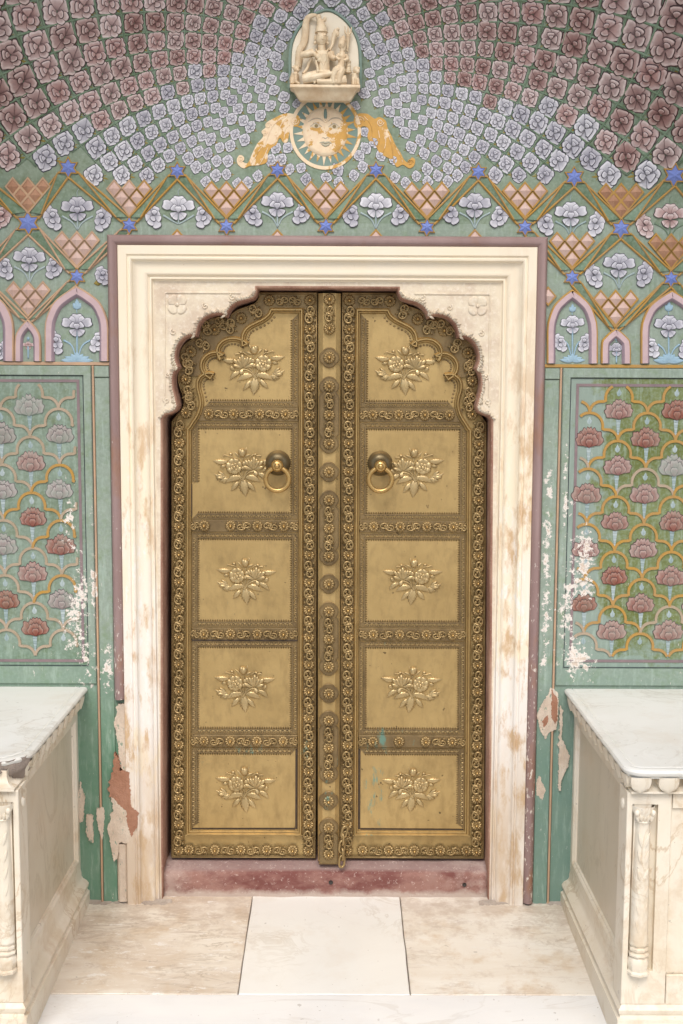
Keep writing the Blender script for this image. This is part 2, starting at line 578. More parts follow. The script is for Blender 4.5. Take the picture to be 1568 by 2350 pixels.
def brown_mat():
    nt = NT('mauve brown moulding paint')
    n1 = nt.noise(7, 5, 0.6, stretch=(1, 1, 0.35))
    n2 = nt.noise(75, 6, 0.7, stretch=(1, 1, 0.45))
    col = nt.mix(nt.rng(n1, 0.35, 0.6), (0.255, 0.165, 0.15), (0.30, 0.205, 0.19))
    col = nt.mix(nt.rng(nt.noise(5, 4, 0.6, off=(8, 0, 3), stretch=(1, 1, 0.5)), 0.58, 0.68, 0, 0.6), col, (0.30, 0.14, 0.06))
    wear = nt.math('ADD', n2, nt.rng(nt.Z, 1.9, 0.9, 0, 0.12))
    m = nt.rng(wear, 0.70, 0.72)
    col = nt.mix(m, col, (0.66, 0.58, 0.50))
    nt.bump(n2, 0.3, 0.003)
    return nt.out(col, 0.6, spec=0.4)
M_BROWN = brown_mat()

def plaster_mat(name, a, b, rem=None):
    nt = NT(name)
    n1 = nt.noise(14, 6, 0.65)
    n2 = nt.noise(160, 4, 0.7)
    n3 = nt.noise(45, 6, 0.72, stretch=(1, 1, 0.5), off=(3, 3, 1))
    col = nt.mix(nt.rng(n1, 0.35, 0.65), a, b)
    col = nt.mix(nt.rng(n3, 0.5, 0.68, 0, 0.6), col, tuple(c * 0.78 for c in b))
    col = nt.mix(nt.rng(n2, 0.62, 0.72, 0, 0.5), col, tuple(min(0.9, c * 1.5) for c in b))
    if rem:     # scraps of the lost paint still clinging on
        col = nt.mix(nt.rng(nt.noise(70, 6, 0.72, stretch=(1, 1, 0.4), off=(8, 2, 2)), 0.60, 0.63), col, rem)
    nt.bump(nt.math('ADD', n2, nt.math('MULTIPLY', n3, 1.5)), 0.7, 0.005)
    return nt.out(col, 0.9)
M_PLASTER = plaster_mat('bare lime plaster', (0.70, 0.60, 0.49), (0.60, 0.48, 0.37), (0.22, 0.31, 0.23))
M_DUST = plaster_mat('dusty mortar', (0.47, 0.40, 0.335), (0.39, 0.325, 0.27))
M_BRICK = plaster_mat('exposed brick red mortar', (0.42, 0.22, 0.145), (0.34, 0.165, 0.10))

def brass_mat(name, a, b, dark, rough=0.42, verd=True):
    nt = NT(name)
    n1 = nt.noise(4.5, 6, 0.62)
    n2 = nt.noise(30, 5, 0.6, stretch=(1, 1, 0.4))
    n3 = nt.noise(140, 4, 0.65)
    col = nt.mix(nt.rng(n1, 0.35, 0.66), a, b)
    col = nt.mix(nt.rng(n2, 0.48, 0.78, 0, 0.6), col, dark)
    n5 = nt.noise(11, 6, 0.66, off=(3, 9, 4))
    col = nt.mix(nt.rng(n5, 0.52, 0.78, 0, 0.6), col, dark)
    spots = nt.rng(nt.noise(55, 2, 0.5, off=(4, 4, 4)), 0.735, 0.75)
    col = nt.mix(nt.math('MULTIPLY', spots, 0.75), col, (0.05, 0.03, 0.015))
    metal = 0.72
    if verd:
        big = nt.sum([nt.blob(0.20, 0.60, 0.16, 0.09), nt.blob(0.01, 0.42, 0.055, 0.16), nt.blob(0.17, 0.36, 0.08, 0.26), nt.blob(-0.08, 0.55, 0.05, 0.12), nt.blob(-0.3, 0.56, 0.09, 0.05), nt.blob(-0.45, 0.5, 0.05, 0.1)])
        vn = nt.math('ADD', nt.noise(34, 5, 0.65, stretch=(1, 1, 0.35)), nt.math('MULTIPLY', big, 0.23))
        vm = nt.rng(vn, 0.70, 0.80, 0, 0.8)
        col = nt.mix(vm, col, (0.10, 0.24, 0.19))
        metal = nt.rng(vm, 0, 0.85, 0.62, 0.05)
    rg = nt.rng(n2, 0.3, 0.75, rough - 0.08, rough + 0.16)
    nt.bump(nt.math('ADD', nt.math('ADD', n1, nt.math('MULTIPLY', n5, 0.35)), nt.math('MULTIPLY', n3, 0.10)), 0.22, 0.012)
    return nt.out(col, rg, metal, 0.5)
M_BRASS = brass_mat('aged brass sheet', (0.52, 0.365, 0.155), (0.43, 0.295, 0.12), (0.26, 0.175, 0.072), 0.42)
M_BRASSD = brass_mat('darker embossed brass', (0.40, 0.28, 0.125), (0.32, 0.22, 0.095), (0.18, 0.12, 0.05), 0.34)
M_BRASSL = brass_mat('embossed brass leaves', (0.52, 0.385, 0.19), (0.44, 0.32, 0.15), (0.30, 0.21, 0.095), 0.32)
M_PATINA = brass_mat('brass ground dark with patina', (0.28, 0.195, 0.09), (0.21, 0.145, 0.068), (0.12, 0.08, 0.04), 0.45)
M_BRASSB = brass_mat('polished brass knob', (0.55, 0.36, 0.13), (0.47, 0.30, 0.11), (0.34, 0.21, 0.08), 0.24, False)
M_BRASSG = brass_mat('dark bronze boss', (0.22, 0.17, 0.09), (0.17, 0.13, 0.07), (0.12, 0.09, 0.05), 0.34, False)
M_WOOD = painted('dark door timber', (0.045, 0.032, 0.022), (0.08, 0.055, 0.038), chips=False, sc=40)
M_BLACK = painted('near-black painted darkness', (0.06, 0.05, 0.045), (0.04, 0.035, 0.03), chips=False)  # near-black colour stands in for darkness behind the doors and in bolt holes

def marble(name, a, b, vein, amt=0.5, sc=2.2, st=(1, 1, 1), rough=0.32, stain=0.0, worn=0.0):
    nt = NT(name)
    n1 = nt.noise(sc, 6, 0.6, stretch=st, dist=0.6)
    n2 = nt.noise(sc * 2.3, 7, 0.62, stretch=st, dist=1.4, off=(2, 5, 1))
    v = nt.math('ABSOLUTE', nt.math('SUBTRACT', n2, 0.5))
    v = nt.rng(v, 0.0, 0.035, 1, 0)
    v = nt.math('MULTIPLY', v, nt.rng(nt.noise(sc * 1.1, 3, 0.5, off=(9, 9, 9)), 0.45, 0.65))
    col = nt.mix(nt.rng(n1, 0.36, 0.68), a, b)
    col = nt.mix(nt.math('MULTIPLY', v, amt), col, vein)
    n4 = nt.noise(120, 4, 0.7)
    rg = rough
    h = nt.math('MULTIPLY', n4, 0.2)
    if stain:
        s1 = nt.noise(6, 6, 0.66, off=(1, 8, 2))
        col = nt.mix(nt.math('MULTIPLY', nt.rng(s1, 0.52, 0.68), stain), col, (0.52, 0.36, 0.20))
    if worn:
        s2 = nt.noise(7, 10, 0.72, stretch=(0.5, 1.9, 1), dist=1.2)
        m = nt.rng(s2, 0.55, 0.68)
        col = nt.mix(nt.math('MULTIPLY', m, worn), col, (0.50, 0.41, 0.33))
        s3 = nt.rng(nt.math('ABSOLUTE', nt.math('SUBTRACT', s2, 0.56)), 0, 0.012, 1, 0)
        col = nt.mix(nt.math('MULTIPLY', s3, worn), col, (0.74, 0.69, 0.62))
        h = nt.math('ADD', h, nt.math('MULTIPLY', m, -0.5 * worn))
        rg = nt.rng(m, 0, 1, rough, 0.75)
    if worn:
        gm = nt.math('MULTIPLY', nt.rng(nt.math('ADD', nt.noise(12, 8, 0.7, off=(2, 2, 2)), nt.rng(nt.Y, -0.35, 0.0, 0, 0.16)), 0.55, 0.70), 0.5)
        col = nt.mix(gm, col, (0.44, 0.34, 0.255))
        wf = nt.rng(nt.noise(22, 9, 0.76, stretch=(0.6, 1.5, 1), off=(5, 1, 2)), 0.585, 0.61)
        col = nt.mix(nt.math('MULTIPLY', wf, worn), col, (0.76, 0.72, 0.66))
    sp = nt.rng(nt.noise(48, 3, 0.5, off=(7, 3, 3)), 0.715, 0.73)
    col = nt.mix(nt.math('MULTIPLY', sp, 0.5), col, (0.33, 0.28, 0.23))
    nt.bump(h, 0.25, 0.004)
    return nt.out(col, rg, spec=0.45)
M_SLAB_C = marble('white marble paving', (0.77, 0.755, 0.70), (0.73, 0.705, 0.645), (0.52, 0.46, 0.37), 0.6, 2.2, rough=0.3, worn=0.0, stain=0.12)
M_SLAB_L = marble('worn beige marble paving', (0.74, 0.68, 0.58), (0.58, 0.48, 0.37), (0.36, 0.28, 0.2), 0.8, 4.0, (0.45, 1.7, 1), 0.42, 0.5, 0.85)
M_SLAB_R = marble('stained beige marble paving', (0.77, 0.725, 0.64), (0.66, 0.58, 0.47), (0.42, 0.33, 0.24), 0.7, 3.4, (0.5, 1.6, 1), 0.4, 0.6, 0.45)
M_SLAB_F = marble('grey veined white marble paving', (0.79, 0.775, 0.735), (0.68, 0.67, 0.655), (0.50, 0.45, 0.38), 0.45, 1.3, (0.6, 1.5, 1), 0.28, 0.05)
M_TOP = marble('bench top marble', (0.76, 0.745, 0.69), (0.68, 0.66, 0.59), (0.44, 0.39, 0.31), 0.5, 2.4, rough=0.4, stain=0.16)
M_BODY = marble('yellowed bench marble', (0.79, 0.72, 0.60), (0.71, 0.62, 0.47), (0.48, 0.34, 0.19), 0.65, 3.2, (1, 1, 0.6), 0.42, 0.5)
M_SIDEP = marble('grey beige bench panel marble', (0.65, 0.575, 0.455), (0.57, 0.49, 0.37), (0.38, 0.3, 0.2), 0.45, 2.2, (1, 1, 0.5), 0.34, 0.22)
M_ROUGH = plaster_mat('broken weathered stone', (0.36, 0.29, 0.235), (0.25, 0.20, 0.165))
M_GROUND = painted('courtyard stone', (0.52, 0.48, 0.42), (0.46, 0.425, 0.37), chips=False, sc=1.2)
M_MORTAR = painted('grey bedding mortar', (0.26, 0.21, 0.17), (0.2, 0.16, 0.13), chips=False)

def thr_mat():
    nt = NT('worn red sandstone threshold')
    n1 = nt.noise(8, 6, 0.68, stretch=(0.7, 1, 1.6))
    n2 = nt.noise(85, 5, 0.75)
    front = nt.rng(nt.Z, 0.108, 0.10)
    top = nt.mix(nt.rng(n1, 0.38, 0.62), (0.31, 0.215, 0.19), (0.25, 0.15, 0.135))
    fr = nt.mix(nt.rng(n1, 0.40, 0.60), (0.175, 0.065, 0.055), (0.30, 0.16, 0.13))
    col = nt.mix(front, top, fr)
    ends = nt.math('MULTIPLY', nt.rng(nt.math('ABSOLUTE', nt.X), 0.35, 0.62), nt.rng(nt.noise(13, 6, 0.7), 0.42, 0.6))
    col = nt.mix(nt.math('MULTIPLY', ends, 0.6), col, (0.52, 0.41, 0.35))
    col = nt.mix(nt.rng(n2, 0.58, 0.66, 0, 0.6), col, (0.60, 0.48, 0.42))
    low = nt.rng(nt.math('ADD', nt.Z, nt.math('MULTIPLY', nt.noise(20, 4, 0.6), 0.05)), 0.062, 0.042)
    col = nt.mix(nt.math('MULTIPLY', low, 0.75), col, (0.53, 0.45, 0.38))
    nt.bump(n2, 0.6, 0.004)
    return nt.out(col, 0.85)
M_THR = thr_mat()

def statue_mat():
    nt = NT('ivory toned carved marble')
    n1 = nt.noise(18, 5, 0.6)
    n2 = nt.noise(60, 4, 0.6)
    col = nt.mix(nt.rng(n1, 0.35, 0.7), (0.72, 0.60, 0.42), (0.60, 0.44, 0.27))
    col = nt.mix(nt.rng(n2, 0.45, 0.75, 0, 0.5), col, (0.50, 0.34, 0.19))
    return nt.out(col, 0.45, spec=0.4)
M_STATUE = statue_mat()
def slabstat():
    nt = NT('pale ivory niche slab')
    n1 = nt.noise(14, 5, 0.6)
    return nt.out(nt.mix(nt.rng(n1, 0.35, 0.7), (0.80, 0.735, 0.60), (0.74, 0.65, 0.50)), 0.5)
M_STSLAB = slabstat()

def sun_mat(name, share):
    nt = NT(name)
    n = nt.noise(13, 6, 0.68, off=(2, 0, 5))
    n2 = nt.noise(60, 4, 0.6)
    g = nt.mix(nt.rng(n2, 0.35, 0.7), (0.60, 0.335, 0.085), (0.52, 0.30, 0.09))
    c = nt.mix(nt.rng(n2, 0.35, 0.7), (0.80, 0.65, 0.45), (0.76, 0.57, 0.38))
    m = nt.rng(nt.math('ADD', n, nt.rng(nt.X, -0.1, 0.1, -0.07, 0.07)), share - 0.012, share + 0.012)
    return nt.out(nt.mix(m, c, g), 0.7)
M_SUNFACE = sun_mat('cream face paint with gold patches', 0.565)
M_SUNRAY = sun_mat('gold and cream ray paint', 0.47)
M_SUNRING = sun_mat('cream ring paint', 0.54)
M_SCROLLP = sun_mat('gold acanthus paint worn to cream', 0.44)
M_LINE = painted('grey face line paint', (0.40, 0.35, 0.27), (0.48, 0.40, 0.30), chips=False)
M_LIP = painted('grey green lip paint', (0.40, 0.38, 0.28), (0.46, 0.41, 0.30), chips=False)
M_EYE = painted('hazel iris paint', (0.30, 0.22, 0.11), (0.26, 0.2, 0.1), chips=False)
M_EYEW = painted('eye white paint', (0.68, 0.56, 0.38), (0.62, 0.52, 0.36), chips=False)

# ================================================================== ground and paving
def FZ(Y):
    return 0.005 + 0.0545 * Y
g = MB(lambda u, v, w: (u, v, w))
g.face(*[g.vert(x, y, -0.115) for x, y in ((-600, -1200), (600, -1200), (600, -1.75), (-600, -1.75))])
o = g.build('courtyard_ground', M_GROUND, smooth=False)
o['kind'] = 'structure'
g = MB(lambda u, v, w: (u, v, w))
rows = [[g.vert(x, y, FZ(y) - 0.012) for x in (-2.2, 2.2)] for y in (-1.75, 0.13)]
g.grid(rows)
lo = [g.vert(x, -1.75, -0.13) for x in (-2.2, 2.2)]
g.grid([lo, rows[0]])
floor = g.build('floor', M_MORTAR, smooth=False)
floor['kind'] = 'structure'

def slab(x0, x1, y0, y1, mat, label=None, gap=0.0016):
    m = MB(lambda u, v, w: (u, v, w + FZ(v)))
    pts = [(x0 + gap, y0 + gap), (x1 - gap, y0 + gap), (x1 - gap, y1 - gap), (x0 + gap, y1 - gap)]
    # slightly irregular edge
    P = []
    for i in range(4):
        a, b = pts[i], pts[(i + 1) % 4]
        for k in range(8):
            t = k / 8
            j = 0.0012 if k else 0.0
            P.append((a[0] + (b[0] - a[0]) * t + random.uniform(-j, j), a[1] + (b[1] - a[1]) * t + random.uniform(-j, j)))
    m.plate(P, -0.02, 0.0, 0.0022)
    o = m.build('marble_slab', mat, floor, smooth=False)
    if label:
        o['label'] = label
    return o
slab(-1.9, -0.2765, -0.604, 0.125, M_SLAB_L, 'worn beige marble slab left of the doorway')
slab(-0.2765, 0.2815, -0.604, 0.125, M_SLAB_C, 'clean white marble slab in front of the threshold')
slab(0.2815, 1.9, -0.604, 0.125, M_SLAB_R, 'stained beige marble slab right of the doorway')
slab(-2.0, 1.35, -1.75, -0.604, M_SLAB_F, 'grey veined white marble slab across the foreground')
slab(1.35, 2.2, -1.75, -0.604, M_SLAB_F)
# dusty plaster rubble fillet at the foot of the wall
def fillet(x0, x1, mat, name):
    m = MB(lambda u, v, w: (u, v, w))
    rows = []
    n = 160
    for i in range(n + 1):
        x = x0 + (x1 - x0) * i / n
        d = 0.016 + 0.02 * mnoise.noise(Vector((x * 14, 1.3, 0))) + 0.014 * mnoise.noise(Vector((x * 47, 5, 0))) + 0.006 * mnoise.noise(Vector((x * 130, 5, 0)))
        d = max(0.003, d)
        rows.append([m.vert(x, -d, FZ(-d) + 0.0005), m.vert(x, -d * 0.6, FZ(-d) + 0.003), m.vert(x, 0.004, 0.013 + 0.006 * mnoise.noise(Vector((x * 22, 7, 0))))])
    m.grid(rows)
    return m.build(name, mat, floor, kind='stuff')

# ================================================================== the painted wall
wall = MB()
def wbox(m, x0, x1, z0, z1, Y0=0.0, Y1=0.35):
    nx, nz = 2, 2
    a = [[m.vert(x0 + (x1 - x0) * i / nx, z0 + (z1 - z0) * j / nz, -Y0) for i in range(nx + 1)] for j in range(nz + 1)]
    m.grid(a)
    b = [[m.vert(x0 + (x1 - x0) * i / nx, z0 + (z1 - z0) * j / nz, -Y1) for i in range(nx + 1)] for j in range(nz + 1)]
    m.grid(b)
    for z in (0, nz):
        m.grid([a[z], b[z]])
    m.grid([[r[0] for r in a], [r[0] for r in b]])
    m.grid([[r[-1] for r in a], [r[-1] for r in b]])
WX = 1.95
wbox(wall, -WX, -0.70, -0.05, 2.5)
wbox(wall, 0.70, WX, -0.05, 2.5)
wbox(wall, -0.70, 0.70, 2.38, 2.5)
WALL = wall.build('painted_wall', M_WALL, smooth=False)
tag(WALL, 'green painted wall around the doorway with star and diamond band and pointed arches', 'wall')

# vault: flat at the band of stars, curving forward above
m = MB(lambda u, v, w: (u, w, v))
NX, NZ = 78, 52
rows = []
for j in range(NZ + 1):
    z = 2.5 + (3.86 - 2.5) * j / NZ
    rows.append([m.vert(-WX + 2 * WX * i / NX, z, -VD(-WX + 2 * WX * i / NX, z)) for i in range(NX + 1)])
m.grid(rows)
back = [[m.vert(-WX + 2 * WX * i / NX, 3.86, 0.35) for i in range(NX + 1)]]
m.grid([rows[-1], back[0]])
bot = [m.vert(-WX + 2 * WX * i / NX, 2.5, 0.35) for i in range(NX + 1)]
m.grid([back[0], bot])
VAULT = m.build('rose_vault', M_VAULT)
tag(VAULT, 'curved green vault above the doorway covered in rows of carved roses', 'vault')

# ------------------------------------------------------------------ roses
def rose_mesh(seed, mat, name='rose'):
    rn = random.Random(seed)
    m = MB()
    m.cur = 0
    # silhouette is a rounded diamond, pointed below
    n = rn.choice((4, 5, 5, 5))
    outer = []
    for k in range(n):
        a = PI / 2 + (k - (n - 1) / 2) * rad(210) / (n - 1)
        L = rn.uniform(0.93, 1.0)
        outer.append((a, L))
    outer = outer[::2] + outer[1::2]
    for i, (a, L) in enumerate(outer):
        m.petal(0, -0.06, a + rn.uniform(-.07, .07), L, rad(rn.uniform(172, 190) / n), 0.03 + 0.03 * i, 0.065, rn.choice((1, 2, 2)), 0.0, 11)
    w_ = 0.03 * n + 0.02
    for k, a in enumerate((-PI / 2 - 0.42, -PI / 2 + 0.42)):
        m.petal(0, -0.02, a, 0.80 * rn.uniform(0.92, 1.06), rad(27), w_ + 0.03 * k, 0.085, 0, 0.12)
    t = rn.uniform(-0.5, 0.5)
    k2 = rn.choice((1, 2, 2))
    for k in range(k2):
        a = PI / 2 + t + (k - (k2 - 1) / 2) * rad(190) / k2
        m.petal(0.02, -0.1, a, 0.58 * rn.uniform(0.9, 1.1), rad(42), w_ + 0.05 + 0.03 * k, 0.085, 1, 0, 7, base=0.3, ink=0.12)
    for k, a in enumerate((PI / 2 + t + 0.7, -PI / 2 + t)):
        m.petal(0.0, -0.08, a, (0.30, 0.42)[k], rad(50), w_ + 0.15 + 0.03 * k, 0.08, 0, 0, 7, base=0.4, ink=0.16)
    # press the bloom into a rounded diamond, as the cells of the net are
    for i, (x_, y_, z_) in enumerate(m.v):
        r_ = math.hypot(x_, z_)
        if r_ > 1e-6:
            c_, s_ = abs(x_) / r_, abs(z_) / r_
            g_ = (c_ ** 1.25 + s_ ** 1.25) ** (-1 / 1.25)
            g_ = 1 + (g_ - 1) * min(1, r_ * 1.2)
            m.v[i] = (x_ * g_, y_, z_ * g_)
    m.cur = 1
    m.leaf((0, -0.72), (rn.uniform(-.06, .06), -1.28), 0.16, 0.0, 0.09, n=4)
    m.leaf((0.1, -0.78), (0.32, -1.0), 0.08, 0.0, 0.06, n=4)
    m.leaf((-0.1, -0.78), (-0.32, -1.0), 0.08, 0.0, 0.06, n=4)
    return m.mesh(name, [mat, M_SEPAL])
NV = 7
ROSES = {'w': [rose_mesh(100 + i, M_WHITE) for i in range(NV)],
         'r': [rose_mesh(200 + i, M_ROSE) for i in range(NV)],
         'p': [rose_mesh(300 + i, M_PINKROSE) for i in range(3)]}

STARS_A = [(-73, 380), (157, 385), (407, 393), (637, 391), (863, 391), (1098, 395), (1318, 407), (1548, 402)]
STARS_B = [(65, 512), (297, 517), (520, 520), (748, 520), (980, 522), (1205, 522), (1425, 525), (1650, 528)]
def band_top(x):
    """pixel y of the top edge of the zigzag band at pixel x"""
    best = 1e9
    for i in range(len(STARS_A) - 1):
        (x0, y0), (x1, y1) = STARS_A[i], STARS_A[i + 1]
        if x0 <= x <= x1:
            xm, half = (x0 + x1) / 2, (x1 - x0) / 2
            ym = (y0 + y1) / 2
            d = 1 - abs(x - xm) / half          # 0 at stars, 1 mid way
            return ym - 6 + min(d * 90, 46)
    return 420
def blocked(x, y, s):
    if 664 - s * .75 < x < 824 + s * .75 and 34 - s * .7 < y < 230 + s * .6:      # carved niche
        if y > 110 or abs(x - 746) < 30 + (y - 30) * 0.75 + s * .5:
            return True
    if math.hypot(x - 747, y - 303) < 80 + s * 0.9:
        return True
    for (ax, ay, bx, by, r) in ((560, 375, 600, 335, 20), (600, 335, 640, 285, 24), (640, 285, 668, 275, 16), (830, 270, 872, 280, 22), (872, 280, 905, 330, 22), (905, 330, 942, 375, 16)):
        t = max(0, min(1, ((x - ax) * (bx - ax) + (y - ay) * (by - ay)) / ((bx - ax) ** 2 + (by - ay) ** 2)))
        if math.hypot(x - ax - t * (bx - ax), y - ay - t * (by - ay)) < r - 4 + s * 0.55:
            return True
    for sx_, sy_ in STARS_A:
        if math.hypot(x - sx_, y - sy_) < 20 + s * 0.45:
            return True
    return False
spots = []
CX, CY = 750.0, 402.0
N0 = 51
r = 300.0
k = 0
while r < 1250:
    for i in range(N0):
        th = 2 * PI * (i + (0.5 if k % 2 else 0)) / N0
        spots.append((CX + r * math.cos(th), CY - r * math.sin(th) * 0.98, r * 0.0492, th))
    r *= 1.066
    k += 1
# inner, smaller and looser rows
r = 278.0
while r > 60:
    n = int(2 * PI * r / 33)
    for i in range(n):
        th = 2 * PI * (i + (0.5 if k % 2 else 0) + random.uniform(-.1, .1)) / n
        spots.append((CX + r * math.cos(th) + random.uniform(-1.5, 1.5), CY - r * math.sin(th) + random.uniform(-1.5, 1.5), 14.8, th))
    r -= 24
    k += 1
keep = []
for x, y, s, th in spots:
    if not (-150 < x < 1720 and -330 < y < 470):
        continue
    if y + s * 0.75 > band_top(x) or blocked(x, y, s):
        continue
    keep.append((x, y, s, th))
def rank(q):
    x, y, s, th = q
    inside = -s < x < 1568 + s and -s < y
    return (0 if inside else 1, -s)
for _ in range(9000):      # fill the gaps round the niche and the sun
    x, y = random.uniform(520, 980), random.uniform(20, 440)
    s = 14.0 + random.uniform(-1.5, 1)
    if y + s * 0.75 > band_top(x) or blocked(x, y, s * 0.8) or any((x - a) ** 2 + (y - b) ** 2 < (14 + c) ** 2 for a, b, c, d in keep):
        continue
    keep.append((x, y, s, math.atan2(CY - y, x - CX)))
keep.sort(key=rank)
single = keep[:300]
rest = keep[300:]
def rose_spec(x, y, s, th):
    d = abs(x - 742) / 620 + abs(y - 402) / 370 + random.uniform(-0.07, 0.07)
    thr_ = 1.07 + 0.16 * sstep(0.6, 0.85, abs(x - 742) / 620) + 0.13 * (1 - sstep(130, 230, abs(x - 742)))
    kind = 'w' if d < thr_ else ('p' if random.random() < (0.5 if d < thr_ + 0.15 else 0.22) else 'r')
    p, n = SP(x + random.uniform(-1, 1) * s * 0.06, y + random.uniform(-1, 1) * s * 0.06)
    mpp = (p - CAM).length / PF
    roll = (th - PI / 2)
    roll = math.atan2(math.sin(roll), math.cos(roll)) * 0.92 + random.uniform(-.12, .12)
    sc = s * mpp * random.uniform(0.9, 1.06)
    return kind, p, n, roll, sc
for q in single:
    kind, p, n, roll, sc = rose_spec(*q)
    M = frame_matrix(p, n, roll, sc, sc * random.uniform(0.93, 1.05), sc * 0.42)
    inst(random.choice(ROSES[kind]), 'rose', VAULT, M)
# the rest, too many to be single parts: joined per colour
rest = [(q, rose_spec(*q)) for q in rest]
for kindsel, mat in (('w', M_WHITE), ('r', M_ROSE)):
    V, F, SH, MI = [], [], [], []
    for q, (kind, p, n, roll, sc) in rest:
        if (kind == 'w') != (kindsel == 'w'):
            continue
        me = ROSES[kind][int(abs(q[0] * 7.3 + q[1])) % len(ROSES[kind])]
        M = frame_matrix(p, n, roll, sc, sc, sc * 0.42)
        b = len(V)
        V += [tuple(M @ v.co) for v in me.vertices]
        SH += [d.value for d in me.attributes['shade'].data]
        for pl in me.polygons:
            F.append(tuple(b + i for i in pl.vertices))
            MI.append(pl.material_index)
    if V:
        mm = MB()
        mm.v, mm.f, mm.sh, mm.mi = V, F, SH, MI
        mm.build('small_rose_relief', [mat, M_SEPAL], VAULT, kind='stuff')

# ridges between the roses: low plaster ribs that follow the two spiral families
rb = MB(lambda u, v, w: (u, v, w))
for i in range(N0):
    for dirn in (1, -1):
        pts, rr = [], []
        r = 300.0 * 1.066 ** 3
        th = 2 * PI * i / N0 + PI / N0 + dirn * 3 * PI / N0
        while r < 1250:
            x, y = CX + r * math.cos(th), CY - r * math.sin(th) * 0.98
            ok = (-160 < x < 1730 and -330 < y < band_top(x) - 22 - r * 0.02) and not blocked(x, y, 12)
            if ok:
                p, n = SP(x, y, -0.0005)
                pts.append(tuple(p))
                rr.append(r * 0.0042 * 0.0016)
            elif len(pts) > 1:
                rb.tube(pts, rr, 5)
                pts, rr = [], []
            else:
                pts, rr = [], []
            r *= 1.066 ** 0.5
            th += dirn * PI / N0 / 2
        if len(pts) > 1:
            rb.tube(pts, rr, 5)
rb.build('rib_net', M_RIB, VAULT, kind='stuff')

# ------------------------------------------------------------------ band of stars, pyramids, lilies
def wp(x, y):
    p = px(x, y, 0.0)
    return (p.x, p.z)
def on_surf(m_unused=None):
    return lambda u, v, w: tuple(SW(u, v, w)[0])
MPP = 1 / 638.0

def line(m, pts, wid=2.8, lift=0.004):
    P = [wp(*p) for p in pts]
    out = []
    for a, b in zip(P, P[1:]):
        n = max(2, int(math.hypot(b[0] - a[0], b[1] - a[1]) / 0.03))
        for k in range(n):
            t = k / n
            out.append((a[0] + (b[0] - a[0]) * t, a[1] + (b[1] - a[1]) * t))
    out.append(P[-1])
    h = wid * MPP
    m.sweep(out, [(h, 0.0), (h * 0.6, lift), (-h * 0.6, lift), (-h, 0.0)])

def star(x, y, R):
    p, n = SP(x, y)
    M = frame_matrix(p, n, random.uniform(-.04, .04))
    s = MB()
    c = R * MPP
    ring = []
    for rr, ww in ((1.28, 0.0), (1.22, 0.006), (1.06, 0.0065), (0.98, 0.003)):
        ring.append([s.vert(c * rr * (1.0 if k % 2 == 0 else 0.56) * math.sin(k * PI / 6), c * rr * (1.0 if k % 2 == 0 else 0.56) * math.cos(k * PI / 6), ww) for k in range(12)])
    s.grid(ring, True)
    o = s.build('star', M_OCHRE, WALL, M, smooth=False)
    t = MB()
    rim = [t.vert(c * 1.0 * (1.0 if k % 2 == 0 else 0.56) * math.sin(k * PI / 6), c * (1.0 if k % 2 == 0 else 0.56) * math.cos(k * PI / 6), 0.0036) for k in range(12)]
    cen = t.vert(0, 0, 0.0115)
    for k in range(12):
        t.face(rim[k], rim[(k + 1) % 12], cen)
    t.build('star_facets', M_BLUE, o, M, smooth=False)

SR = {(65, 512): 23, (1425, 525): 20, (1548, 402): 22, (157, 385): 19, (1318, 407): 19}
STARS_C = [(-47, 633), (177, 635), (1313, 637), (1540, 640)]
for s in STARS_A[1:] + STARS_B[:7] + STARS_C[1:]:
    star(s[0], s[1], SR.get(s, 16.5) * 1.06)

def link(A, B, ra, rb_, pink=False):
    """folded green ribbon between two stars, edged with ochre lines"""
    sg = 1 if B[0] > A[0] else -1
    a1 = (A[0], A[1] + ra * 1.15)
    b1 = (B[0] - sg * rb_ * 1.05, B[1] - rb_ * 0.45)
    a2 = (A[0] + sg * ra * 1.05, A[1] + ra * 0.5)
    b2 = (B[0], B[1] - rb_ * 1.15)
    f = MB(on_surf())
    lerp = lambda p, q, t: (p[0] + (q[0] - p[0]) * t, p[1] + (q[1] - p[1]) * t)
    d0, d1 = lerp(a2, b2, 0.06), lerp(a1, b1, 0.9)
    n = 8
    rows = []
    for i in range(n + 1):
        t = i / n
        e1, e2, dd = lerp(a1, b1, t), lerp(a2, b2, t), lerp(d0, d1, t)
        row = []
        for p, ww in ((e1, 0.001), (lerp(e1, dd, 0.5), -0.0035 + 0.009), (dd, 0.010), (lerp(dd, e2, 0.5), 0.0045), (e2, 0.001)):
            u, v = wp(*p)
            row.append(f.vert(u, v, ww))
        rows.append(row)
    f.grid(rows)
    rib = f.build('ribbon', M_RIB, WALL, smooth=False)
    l = MB(on_surf())
    line(l, [a1, b1], 2.7, 0.006)
    line(l, [a2, b2], 2.7, 0.006)
    l.build('ribbon_edge', M_OCHRE_PINK if pink else M_OCHRE, rib)
    l = MB(on_surf())
    n = 8
    h = 2.2 * MPP
    P = [wp(*lerp(d0, d1, i / n)) for i in range(n + 1)]
    l.sweep(P, [(h, 0.008), (h * 0.5, 0.0125), (-h * 0.5, 0.0125), (-h, 0.008)])
    l.build('ribbon_fold_line', M_OCHRE_PINK if pink else M_OCHRE, rib)

